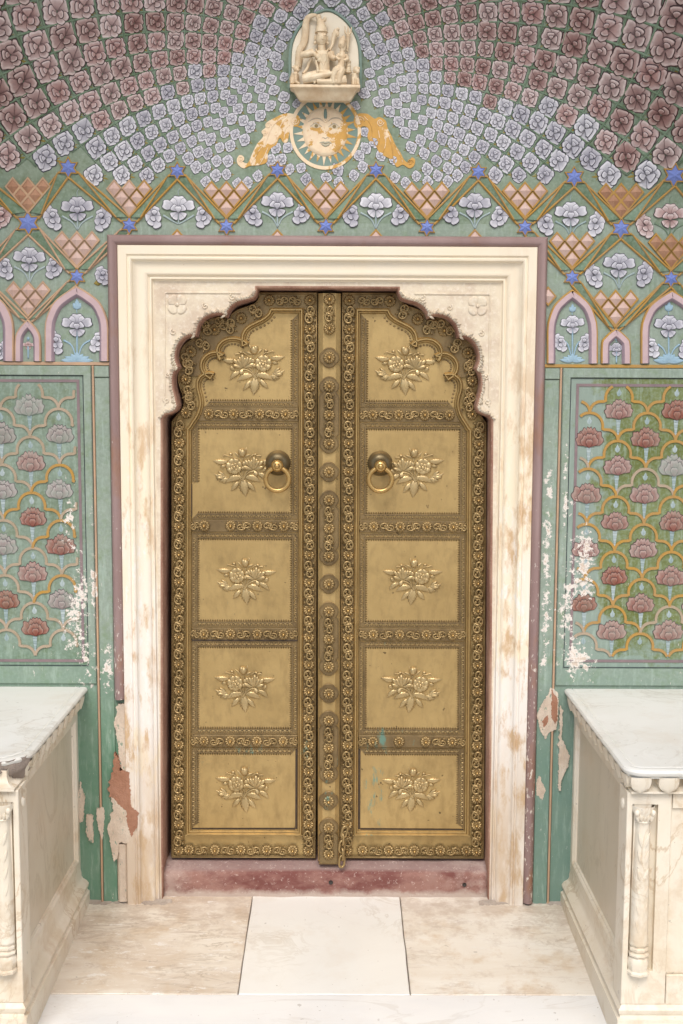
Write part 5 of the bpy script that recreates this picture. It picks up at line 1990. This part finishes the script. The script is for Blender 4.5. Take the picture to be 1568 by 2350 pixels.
def body(name, f, vox=1.8, mat=None, label=None):
    m = MB(smap)
    f(m)
    o = m.build(name, mat or M_STATUE, NB)
    md = o.modifiers.new('remesh', 'REMESH')
    md.mode = 'VOXEL'
    md.voxel_size = vox / 1350
    md.use_smooth_shade = True
    sm = o.modifiers.new('smooth', 'SMOOTH')
    sm.factor = 0.5
    sm.iterations = 1
    if label:
        o['label'] = label
    return o
def main_fig(m):
    T = lambda pts, rr: m.tube(pts, rr, 12)
    m.ell((715, 900, 110), (170, 85, 85), 14, 10)
    T([(720, 890, 110), (718, 800, 115), (710, 700, 118), (695, 600, 118), (690, 545, 112)], [112, 96, 92, 112, 96])
    m.ell((690, 575, 125), (135, 62, 62), 14, 10)
    m.ell((640, 610, 165), (48, 40, 30)); m.ell((750, 610, 165), (48, 40, 30))
    T([(690, 540, 115), (684, 450, 120)], [62, 58])
    m.ell((682, 350, 130), (86, 112, 84), 16, 12)
    m.ell((690, 425, 150), (52, 36, 48)); m.ell((705, 352, 212), (15, 34, 20)); m.ell((702, 375, 216), (20, 12, 16))
    m.ell((698, 398, 202), (26, 8, 12)); m.ell((698, 412, 200), (22, 8, 12))
    for ex in (652, 735):
        m.ell((ex, 312, 196 if ex < 700 else 190), (26, 13, 14))
        m.ell((ex, 288, 200 if ex < 700 else 192), (34, 7, 12))
    m.ell((590, 340, 110), (20, 48, 24)); m.ell((770, 345, 105), (16, 44, 24)); m.ell((585, 405, 112), (24, 26, 18)); m.ell((776, 408, 105), (20, 24, 18))
    T([(682, 270, 122), (680, 200, 118), (672, 130, 112), (650, 70, 108)], [98, 84, 62, 46])
    for zz, rr in ((255, 102), (222, 96), (190, 86), (160, 74)):
        m.ell((680, zz, 121), (rr, 11, rr * 0.93), 16, 6)
    m.ell((640, 40, 108), (44, 48, 44)); m.ell((735, 62, 100), (28, 40, 28))
    T([(560, 545, 110), (470, 575, 135), (385, 595, 150)], [62, 56, 48]); T([(385, 597, 150), (480, 590, 190), (570, 580, 205), (640, 650, 205)], [48, 44, 36, 26]); m.ell((648, 670, 205), (26, 40, 20))
    T([(815, 545, 105), (850, 620, 120), (900, 640, 150)], [58, 48, 40])
    T([(600, 900, 140), (500, 925, 165), (415, 950, 170)], [92, 86, 74]); T([(415, 955, 170), (560, 935, 205), (700, 905, 215), (760, 890, 215)], [72, 62, 48, 42]); T([(740, 895, 215), (850, 868, 215)], [44, 30]); m.ell((842, 880, 215), (24, 42, 28))
    T([(830, 910, 130), (960, 945, 150), (1050, 955, 150)], [90, 86, 72]); T([(1050, 960, 155), (900, 985, 190), (740, 990, 205), (620, 985, 210)], [66, 52, 40, 42]); m.ell((585, 978, 212), (30, 46, 30))
    for i in range(5):
        m.ell((572 + i * 2, 940 + i * 19, 226), (16, 10, 14), 7, 5)
    T([(735, 965, 215), (745, 1012, 228)], [16, 16]); T([(690, 872, 228), (702, 935, 245)], [16, 16])
    # necklace, sash, bead strand
    T([(598, 505, 150), (625, 560, 188), (690, 585, 200), (760, 555, 186), (790, 500, 150)], [14, 12, 12, 12, 14])
    T([(640, 560, 190), (690, 690, 205), (720, 760, 210), (740, 690, 205), (765, 560, 185)], [9, 9, 9, 9, 9])
    T([(600, 700, 185), (625, 780, 205), (630, 860, 225)], [20, 18, 16])
    for i in range(8):
        m.ell((606 + i * 5, 690 + i * 22, 200 + i * 4), (17, 13, 14), 7, 5)
    T([(600, 830, 185), (700, 850, 212), (810, 830, 190)], [18, 18, 18])
    T([(800, 520, 120), (845, 440, 110), (862, 340, 95), (880, 260, 90)], [24, 24, 30, 40]); m.ell((905, 250, 88), (46, 62, 24), 10, 8, rot=-0.25); m.ell((930, 205, 96), (26, 26, 24))
body('seated_figure', main_fig, 1.7)
def consort(m):
    T = lambda pts, rr: m.tube(pts, rr, 10)
    m.ell((955, 790, 165), (82, 60, 55), 12, 8)
    T([(960, 800, 170), (900, 840, 205), (870, 900, 215), (862, 1000, 215)], [72, 66, 46, 38]); T([(990, 800, 170), (960, 880, 205), (945, 1000, 212)], [70, 58, 40]); m.ell((865, 1008, 222), (34, 20, 30)); m.ell((945, 1008, 222), (34, 20, 30))
    T([(965, 790, 165), (985, 700, 165), (992, 620, 165), (994, 560, 160)], [62, 52, 62, 50])
    m.ell((970, 620, 198), (32, 30, 24)); m.ell((1020, 620, 196), (30, 30, 24))
    T([(992, 560, 160), (990, 500, 160)], [34, 32])
    m.ell((985, 445, 165), (55, 72, 52), 12, 10); m.ell((970, 450, 214), (9, 18, 12))
    m.ell((1000, 385, 155), (56, 55, 50)); m.ell((1010, 340, 150), (30, 34, 30))
    m.ell((1018, 470, 150), (36, 80, 36))
    T([(945, 590, 165), (905, 640, 185), (960, 680, 215)], [34, 30, 22]); T([(1045, 590, 160), (1075, 660, 175), (1020, 690, 212)], [34, 30, 22])
body('small_figure', consort, 1.6)
def trident(m):
    T = lambda pts, rr: m.tube(pts, rr, 8)
    T([(1065, 520, 70), (1080, 400, 70), (1082, 290, 70)], [20, 26, 34]); T([(1080, 300, 70), (1080, 220, 70), (1080, 150, 70)], [18, 16, 8])
    T(catmull([(1030, 150, 70), (1034, 220, 70), (1050, 260, 70), (1080, 272, 70), (1110, 260, 70), (1124, 220, 70), (1128, 165, 70)], 3), [9] * 3 + [14] * 13 + [9] * 3)
body('trident', trident, 1.5)
def drum(m):
    for i, r_ in enumerate((46, 40, 46, 40, 46, 52)):
        m.ell((1085, 680 + i * 30, 120), (r_, 19, r_), 12, 6)
    m.tube([(1085, 660, 120), (1085, 850, 120)], 34, 10)
body('bead_pillar', drum, 1.6)
def lion(m):
    T = lambda pts, rr: m.tube(pts, rr, 10)
    T([(1190, 1010, 105), (1188, 930, 110), (1192, 850, 112)], [62, 58, 56]); m.ell((1205, 800, 125), (52, 56, 52)); m.ell((1225, 830, 170), (32, 30, 28)); m.ell((1222, 850, 180), (22, 10, 14))
    m.ell((1180, 770, 120), (22, 24, 20)); m.ell((1245, 770, 120), (18, 24, 20)); m.ell((1208, 800, 168), (10, 10, 10)); m.ell((1243, 803, 166), (10, 10, 10))
    T([(1165, 920, 150), (1160, 1015, 165)], [28, 24]); T([(1225, 930, 150), (1235, 1015, 165)], [28, 22])
    m.ell((1160, 1015, 185), (26, 15, 24)); m.ell((1238, 1015, 185), (24, 15, 24))
body('lion_cub', lion, 1.6)
def bull(m):
    T = lambda pts, rr: m.tube(pts, rr, 10)
    T([(280, 1000, 100), (275, 930, 105), (290, 850, 110)], [70, 72, 58]); m.ell((310, 790, 125), (50, 52, 52)); m.ell((330, 815, 165), (30, 34, 30)); m.ell((262, 760, 110), (26, 18, 20)); m.ell((340, 748, 110), (14, 26, 14)); m.ell((280, 745, 110), (14, 26, 14))
    T([(300, 900, 150), (305, 985, 165), (360, 1015, 175)], [36, 28, 18]); T([(245, 930, 140), (240, 1015, 160)], [34, 26]); m.ell((300, 868, 160), (40, 34, 28))
body('bull_calf', bull, 1.6)
def stream(m):
    L = catmull([(610, 5, 95), (540, 0, 70), (470, 40, 55), (445, 150, 40), (440, 280, 30), (410, 400, 26), (360, 480, 24), (345, 600, 22), (330, 740, 22)], 3)
    m.tube(L, [22 + 34 * min(1, i / 9) for i in range(len(L))], 10, flat=0.55)
    L = catmull([(540, 630, 150), (500, 700, 130), (470, 780, 120), (410, 860, 140)], 3)
    m.tube(L, [24] * len(L), 8)
body('flowing_stream', stream, 1.6)

# ================================================================== painted sun
pc, nc = SP(747, 302)
MS_ = frame_matrix(pc, nc)
SU = thing('sun_emblem', 'worn gold and cream sun face with rays and acanthus scrolls below the carved niche', 'sun emblem', tuple(pc))
r79, r53 = 80 / 640, 51 / 640
def disc(name, r0, r1, w0, w1, mat, asp=1.04, n=64, holes=None):
    m = MB()
    pts = [(r1 * math.cos(2 * PI * k / n), r1 * asp * math.sin(2 * PI * k / n)) for k in range(n)]
    hl = [[(r0 * math.cos(2 * PI * k / n), r0 * asp * math.sin(2 * PI * k / n)) for k in range(n)]] if r0 else None
    m.plate(pts, w0, w1, 0.0006, holes=hl)
    return m.build(name, mat, SU, MS_, smooth=False)
disc('ground_disc', 0, r79 * 0.96, -0.006, 0.001, M_TEAL)
disc('rim', r79 * 0.905, r79, -0.006, 0.003, M_SUNRING)
for k in range(26):
    a = 2 * PI * (k + 0.3) / 26
    L = r79 * (0.90 if k % 2 else 0.84)
    m = MB()
    d = 0.085
    p0 = (r53 * 0.98 * math.cos(a - d), r53 * 0.98 * 1.06 * math.sin(a - d))
    p1 = (r53 * 0.98 * math.cos(a + d), r53 * 0.98 * 1.06 * math.sin(a + d))
    p2 = (L * math.cos(a), L * 1.04 * math.sin(a))
    m.plate([p0, p1, p2], 0.0, 0.0022, 0.0004)
    m.build('ray', M_SUNRAY, SU, MS_, smooth=False)
m = MB()
rows = []
for t in (1.0, 0.985, 0.8, 0.5, 0.2, 0.01):
    rows.append([m.vert(r53 * t * math.cos(2 * PI * k / 48), r53 * 1.07 * t * math.sin(2 * PI * k / 48), (0.0 if t == 1.0 else 0.003 + 0.002 * (1 - t * t))) for k in range(48)])
m.grid(rows, True)
FC = m.build('sun_face', M_SUNFACE, SU, MS_)
K2 = 1 / (2.9037 * 1.22449 * 640)
def fc(x, y):
    u, v = (x - 797) * K2, (285 - y) * K2
    return (u, v, 0.0032 + 0.002 * max(0, 1 - (u / r53) ** 2 - (v / (r53 * 1.07)) ** 2))
def fl_(name, L, r_, mat, n=4):
    m = MB()
    P = catmull([fc(*p) for p in L], n)
    N = len(P)
    rr = [r_ * K2 * (0.45 + 0.55 * math.sin(PI * i / (N - 1))) for i in range(N)]
    m.tube([(p[0], p[1], p[2] + 0.0002) for p in P], rr, 6, flat=0.5)
    return m.build(name, mat, FC, MS_)
for (cx, cy) in ((725, 243), (868, 247)):
    m = MB()
    pts = [(cx - 42, cy + 2), (cx - 22, cy - 14), (cx, cy - 18), (cx + 20, cy - 12), (cx + 40, cy + 4), (cx + 18, cy + 14), (cx - 4, cy + 17), (cx - 24, cy + 12)]
    c = fc(cx, cy)
    P = [(fc(*p)[0], fc(*p)[1]) for p in pts]
    m.plate(P, 0.003, c[2] + 0.0006)
    m.build('eye', M_EYEW, FC, MS_, smooth=False)
    m = MB()
    m.ell((c[0], c[1], c[2] + 0.0006), (15 * K2, 15 * K2, 0.0005), 12, 4)
    m.build('iris', M_EYE, FC, MS_)
    fl_('eyelid', [(cx - 46, cy + 4), (cx - 20, cy - 16), (cx + 4, cy - 20), (cx + 44, cy + 6)], 5, M_LINE)
fl_('eyebrow', [(660, 212), (700, 190), (745, 185), (775, 205)], 4, M_LINE)
fl_('eyebrow', [(820, 208), (850, 185), (900, 182), (945, 210)], 4, M_LINE)
fl_('nose_line', [(770, 335), (785, 332), (796, 340), (812, 332), (826, 336)], 4, M_LINE)
fl_('lips', [(752, 372), (780, 368), (798, 374), (820, 368), (846, 376)], 9, M_LIP)
fl_('lips', [(766, 380), (798, 394), (832, 382)], 10, M_LIP)
fl_('forehead_mark', [(762, 118), (772, 165), (797, 212), (822, 165), (832, 112)], 8, M_SUNRING)
fl_('forehead_mark', [(797, 110), (797, 150), (797, 186)], 14, M_TEAL)
def zS(x, y):
    return ((640 + x / 2.9037) / 1.22449, (270 + y / 2.9037) / 1.22449)
def acanthus(name, poly, lines, curls):
    m = MB(on_surf())
    P = []
    for p in catmull(poly + [poly[0]], 3)[:-1]:
        q = SP(*zS(*p))[0]
        P.append((q.x, q.z))
    m.plate(P, -0.002, 0.0025, 0.0006)
    o = m.build(name, M_SCROLLP, SU, smooth=False)
    for L in lines:
        m = MB(on_surf())
        pts = []
        for p in catmull(L, 4):
            q = SP(*zS(*p))[0]
            pts.append((q.x, q.z, 0.0027))
        N = len(pts)
        m.tube(pts, [0.0018 * (0.5 + 0.5 * math.sin(PI * i / (N - 1))) for i in range(N)], 5, flat=0.6)
        m.build('leaf_vein', M_SUNRING, o)
    for cx, cy, r0, d in curls:
        m = MB(on_surf())
        pts = []
        for t in range(22):
            a = t * 0.5 * d
            rr = r0 * (1 - t / 26)
            q = SP(*zS(cx + rr * math.cos(a), cy + rr * math.sin(a)))[0]
            pts.append((q.x, q.z, 0.0028))
        m.tube(pts, [0.0016] * len(pts), 5)
        m.build('curl', M_SUNRING, o)
acanthus('acanthus_scroll', [(540, 145), (585, 165), (590, 215), (560, 250), (520, 245), (505, 290), (490, 370), (455, 380), (425, 340), (395, 400), (355, 425), (330, 470), (320, 540), (250, 565), (180, 570), (130, 590), (85, 560), (75, 515), (100, 480), (135, 500), (125, 535), (165, 545), (200, 470), (240, 390), (290, 330), (275, 290), (310, 255), (320, 215), (380, 180), (440, 150), (490, 140)],
         [[(510, 160), (460, 200), (420, 270), (380, 400)], [(480, 165), (400, 210), (350, 280), (300, 420)], [(500, 230), (470, 280), (460, 350)], [(290, 400), (240, 470), (190, 560)], [(330, 420), (300, 490), (260, 560)]],
         [(545, 200, 36, 1), (330, 240, 26, -1), (300, 295, 24, 1), (108, 512, 26, 1)])
acanthus('acanthus_scroll', [(1075, 140), (1140, 145), (1200, 185), (1235, 170), (1290, 200), (1305, 260), (1340, 330), (1370, 400), (1410, 460), (1440, 520), (1480, 545), (1500, 500), (1530, 520), (1520, 570), (1480, 590), (1430, 560), (1380, 580), (1350, 530), (1300, 500), (1240, 465), (1205, 400), (1165, 380), (1140, 330), (1150, 270), (1110, 245), (1060, 265), (1030, 230), (1035, 170)],
         [[(1110, 160), (1160, 220), (1180, 290), (1165, 360)], [(1230, 280), (1240, 360), (1220, 420)], [(1280, 290), (1290, 380), (1270, 460)], [(1310, 310), (1340, 410), (1350, 510)], [(1350, 380), (1400, 470), (1430, 540)]],
         [(1075, 205, 40, -1), (1245, 215, 30, 1), (1490, 540, 24, -1)])

# ================================================================== marble benches
def bench(sg):
    left = sg < 0
    lab = ('white marble bench with a broken weathered front corner, left of the doorway' if left else
           'white marble bench with an intact rounded corner and carved colonnette, right of the doorway')
    XE = 0.876            # slab edge by the doorway
    YF = -0.915           # slab front
    B = thing('marble_bench', lab, 'bench', (sg * 1.3, -0.45, FZ(-0.45)), 'marble benches flanking the doorway')
    mp = lambda u, v, w: (sg * u, v, w)
    XO = 1.85
    # slab with a rounded corner
    rc = 0.055
    corner = [(XE + rc - rc * math.cos(a), YF + rc - rc * math.sin(a)) for a in [rad(t) for t in range(0, 91, 15)]]
    path = [(XE, -0.001)] + [(XE, -0.001 + (YF + rc) * k / 14) for k in range(1, 14)] + corner + [(x, YF) for x in (1.1, 1.3, 1.6, XO)]
    if left:
        # the corner has broken away
        rn = random.Random(3)
        cut = [p for p in path if not (p[1] < -0.775 and p[0] < 1.02)]
        i0 = [i for i, p in enumerate(cut) if p[1] >= -0.775 and p[0] < 0.9][-1]
        brk = [(XE + 0.006, -0.780), (XE + 0.018, -0.792), (XE + 0.026, -0.812), (XE + 0.040, -0.822), (XE + 0.062, -0.845), (XE + 0.085, -0.850), (XE + 0.115, -0.868), (XE + 0.15, -0.878), (XE + 0.185, -0.896), (XE + 0.21, -0.905)]
        path = cut[:i0 + 1] + brk + [p_ for p_ in cut[i0 + 1:] if p_[0] > 1.1]
    ZT = 0.829
    m = MB(mp)
    # u,v plane path: travelling towards the viewer, outwards (to the doorway) is the right-hand side
    prof = [(0.034, ZT - 0.0015), (0.030, ZT - 0.004), (0.026, ZT - 0.0015), (0.012, ZT - 0.0015), (0.004, ZT - 0.004), (0.0, ZT - 0.010), (0.001, ZT - 0.017), (0.005, ZT - 0.022), (0.012, ZT - 0.025), (0.012, ZT - 0.030)]
    m.sweep(path, prof, mlim=1.5)
    m.build('slab_edge', M_TOP, B, smooth='auto')
    top = offset_path(path, 0.034)
    m = MB(mp)
    poly_ = top + [(XO, -0.001)]
    ids = [m.vert(a, b, ZT - 0.0015) for a, b in poly_]
    for t in tessellate_polygon([[Vector((a, b, 0)) for a, b in poly_]]):
        m.face(*[ids[i] for i in t])
    lo = offset_path(path, 0.013)
    poly_ = lo + [(XO, -0.001)]
    ids = [m.vert(a, b, ZT - 0.029) for a, b in poly_]
    for t in tessellate_polygon([[Vector((a, b, 0)) for a, b in poly_]]):
        m.face(*[ids[i] for i in t])
    m.build('top_slab', M_TOP, B, smooth=False)
    # fascia under the slab, with hanging tongues
    XB = 0.905
    YB = -0.885
    fp = [(XB, -0.001), (XB, YB), (XO, YB)]
    m = MB(mp)
    m.sweep(fp, [(0.024, ZT - 0.026), (0.024, ZT - 0.045), (0.018, ZT - 0.062), (0.0, ZT - 0.074), (-0.004, ZT - 0.074), (-0.004, ZT - 0.080), (0.006, ZT - 0.083)])
    m.build('fascia', M_BODY, B, smooth='auto')
    t = MB(lambda u, v, w: (u, -w, v))
    rows = []
    for j in range(7):
        q = j / 6
        hw = 0.031 * (math.sqrt(max(0, 1 - max(0, (q - 0.25) / 0.75) ** 2.2)) if q > 0.25 else 1.0)
        rows.append([t.vert(hw * s, -0.050 * q, (0.027 - 0.012 * q ** 1.5) * (1 - 0.25 * s * s) if abs(s) < 1 else -0.024) for s in (-1, -0.96, -0.5, 0, 0.5, 0.96, 1)])
    t.grid(rows)
    t.face(*rows[-1])
    tongue = t.mesh('tongue', M_BODY, smooth='auto')
    nT = 11
    for i in range(nT):
        y = -0.035 - i * 0.081
        if left and y < -0.82:
            continue
        M = Matrix.Translation((sg * (XB + 0.003), y, ZT - 0.026)) @ Matrix.Rotation(sg * rad(-90), 4, 'Z')
        inst(tongue, 'tongue', B, M)
    for i in range(11):
        x = 0.925 + i * 0.081
        if left and x < 1.08:
            continue
        inst(tongue, 'tongue', B, Matrix.Translation((sg * x, YB + 0.003, ZT - 0.026)))
    if left:
        m = MB(mp)
        rows = []
        rn = random.Random(9)
        for j, zz in enumerate((ZT - 0.005, ZT - 0.016, ZT - 0.032, ZT - 0.05, ZT - 0.066, ZT - 0.08)):
            row = []
            for i in range(15):
                a = i / 14
                bx = XE + 0.006 + 0.215 * a ** 1.25
                by = -0.768 - 0.145 * a ** 0.62
                k_ = 0.014 * mnoise.noise(Vector((i * 0.55, j * 0.8, 2))) + 0.007 * mnoise.noise(Vector((i * 1.3, j * 1.9, 6)))
                o_ = (0, -0.006, -0.012, -0.005, 0.008, 0.018)[j]
                row.append(m.vert(bx + 0.03 * (o_ * 20) * 0.02 + k_ + o_ * 0.6 + 0.006, by + k_ + o_ * 0.6, zz + 0.004 * mnoise.noise(Vector((i, j, 1)))))
            rows.append(row)
        m.grid(rows)
        m.build('broken_corner', M_ROUGH, B)
    # body: side and front walls with recessed panels
    ZP = 0.142            # top of plinth
    zt_ = ZT - 0.082
    XS = 0.915
    fm_ = lambda u, v, w: (sg * (XS - w), u, v)
    y0, y1 = -0.872, -0.001
    out_ = [(y0, ZP - 0.05), (y1, ZP - 0.05), (y1, zt_), (y0, zt_)]
    hol = [(y0 + 0.075, ZP + 0.028), (y1 - 0.028, ZP + 0.028), (y1 - 0.028, zt_ - 0.036), (y0 + 0.075, zt_ - 0.036)]
    m = MB(fm_)
    m.plate(out_, -0.05, 0.0, holes=[hol[::-1]])
    m.build('side_frame', M_BODY, B, smooth=False)
    m = MB(fm_)
    m.sweep(hol, [(-0.001, -0.001), (0.002, 0.0), (0.006, -0.003), (0.009, -0.007), (0.014, -0.007), (0.017, -0.013), (0.018, -0.016)], closed=True)
    m.build('panel_bead', M_BODY, B, smooth='auto')
    m = MB(fm_)
    m.plate([(p[0], p[1]) for p in hol], -0.04, -0.0135)
    m.build('side_panel', M_SIDEP, B, smooth=False)
    # front
    XF = 0.893
    YW = -0.874
    ff = lambda u, v, w: (sg * u, YW - w, v)
    m = MB(ff)
    hol = [(XF + 0.016, ZP + 0.055), (XF + 0.092, ZP + 0.055), (XF + 0.092, zt_ - 0.036), (XF + 0.016, zt_ - 0.036)]
    m.plate([(XF, ZP - 0.05), (XF + 0.132, ZP - 0.05), (XF + 0.132, zt_), (XF, zt_)], -0.09, 0.0, 0.002, holes=[hol[::-1]])
    m.build('corner_pier', M_BODY, B, smooth=False)
    m = MB(ff)
    m.plate(hol, -0.06, -0.018)
    m.build('pier_recess', M_BODY, B, smooth=False)
    m = MB(ff)
    m.plate([(XF + 0.134, ZP + 0.045), (XO, ZP + 0.045), (XO, zt_ - 0.05), (XF + 0.134, zt_ - 0.05)], -0.06, -0.009)
    m.build('front_panel', M_BODY, B, smooth=False)
    for za, zb in ((ZP - 0.05, ZP + 0.043), (zt_ - 0.048, zt_)):
        m = MB(ff)
        m.plate([(XF + 0.134, za), (XO, za), (XO, zb), (XF + 0.134, zb)], -0.06, 0.0, 0.002)
        m.build('front_rail', M_BODY, B, smooth=False)
    # colonnette in the pier's recess
    cx = XF + 0.048
    cyy = YW + 0.004
    zb, zc = ZP + 0.055, zt_ - 0.036
    H = zc - zb
    prof = [(0.033, -0.01), (0.033, 0.004), (0.028, 0.012), (0.029, 0.03), (0.032, 0.06), (0.028, 0.085), (0.024, 0.095), (0.031, 0.102), (0.031, 0.112), (0.023, 0.122), (0.029, 0.135), (0.029, 0.147), (0.024, 0.156), (0.030, 0.17), (0.030, 0.178), (0.0265, 0.19), (0.026, 0.3), (0.024, 0.6), (0.0215, 0.86), (0.021, 0.895), (0.025, 0.905), (0.022, 0.915), (0.026, 0.94), (0.033, 0.97), (0.034, 1.0)]
    m = MB(lambda u, v, w: (sg * (cx + u), cyy + v, w))
    rows = []
    for r_, h in prof:
        row = []
        for k in range(32):
            a = 2 * PI * k / 32
            rr = r_
            if 0.19 <= h <= 0.9:
                rr *= 1 + 0.035 * math.cos(8 * a)
            elif h < 0.09:
                rr *= 1 + 0.05 * math.cos(8 * a)
            elif 0.09 < h < 0.18:
                c8 = math.cos(PI / 8) / math.cos((a + PI / 8) % (PI / 4) - PI / 8)
                rr *= c8
            row.append(m.vert(rr * math.cos(a), rr * math.sin(a), zb + H * h))
        rows.append(row)
    m.grid(rows, True)
    CO = m.build('colonnette', M_BODY, B, smooth='auto')
    # carved leaves on the shaft and volutes of its capital
    m = MB(lambda u, v, w: (sg * (cx + u), cyy - 0.0235 - w, v))
    for j in range(6):
        for s in (-1, 1):
            z_ = zb + H * (0.22 + 0.105 * j)
            m.leaf((0, z_), (s * 0.017, z_ + 0.052), 0.012, -0.004, 0.006, n=6)
    m.build('carved_leaf', M_BODY, CO)
    m = MB(lambda u, v, w: (sg * (cx + u), cyy - 0.022 - w, v))
    for s in (-1, 1):
        m.ell((s * 0.024, zc - 0.018, 0.004), (0.008, 0.010, 0.008), 10, 6)
    for k in range(5):
        m.leaf(((k - 2) * 0.009, zc - 0.045), ((k - 2) * 0.013, zc - 0.012), 0.011, 0.0, 0.007, n=5)
    m.build('capital_leaf', M_BODY, CO)
    m = MB(lambda u, v, w: (sg * (XF + u), v, w))
    m.ell((0.0, YW + 0.045, zc - 0.012), (0.008, 0.014, 0.018), 10, 6)
    m.build('side_volute', M_BODY, CO)
    # plinth: stepped ogee down to the paving
    pp = [(XF, -0.001), (XF, YW - 0.001), (XO, YW - 0.001)]
    pp = [(XF + 0.02, -0.001), (XF + 0.02, YW + 0.02 - 0.001), (XO, YW + 0.02 - 0.001)]
    prof = [(0.03, ZP + 0.012), (0.012, ZP + 0.010), (0.004, ZP + 0.004), (0.002, ZP - 0.010), (-0.001, ZP - 0.024), (-0.001, ZP - 0.036), (-0.006, ZP - 0.044), (-0.020, ZP - 0.053), (-0.028, ZP - 0.064), (-0.026, ZP - 0.076), (-0.021, ZP - 0.083), (-0.024, ZP - 0.090), (-0.031, ZP - 0.093), (-0.031, -0.12)]
    m = MB(mp)
    pth = []
    rn = random.Random(4)
    for a, b in zip(pp, pp[1:]):
        n = 16
        pth += [(a[0] + (b[0] - a[0]) * k / n, a[1] + (b[1] - a[1]) * k / n) for k in range(n)]
    pth.append(pp[-1])
    m.sweep(pth, prof)
    m.build('plinth', M_BODY, B, smooth='auto')
    return B
bench(-1)
bench(1)
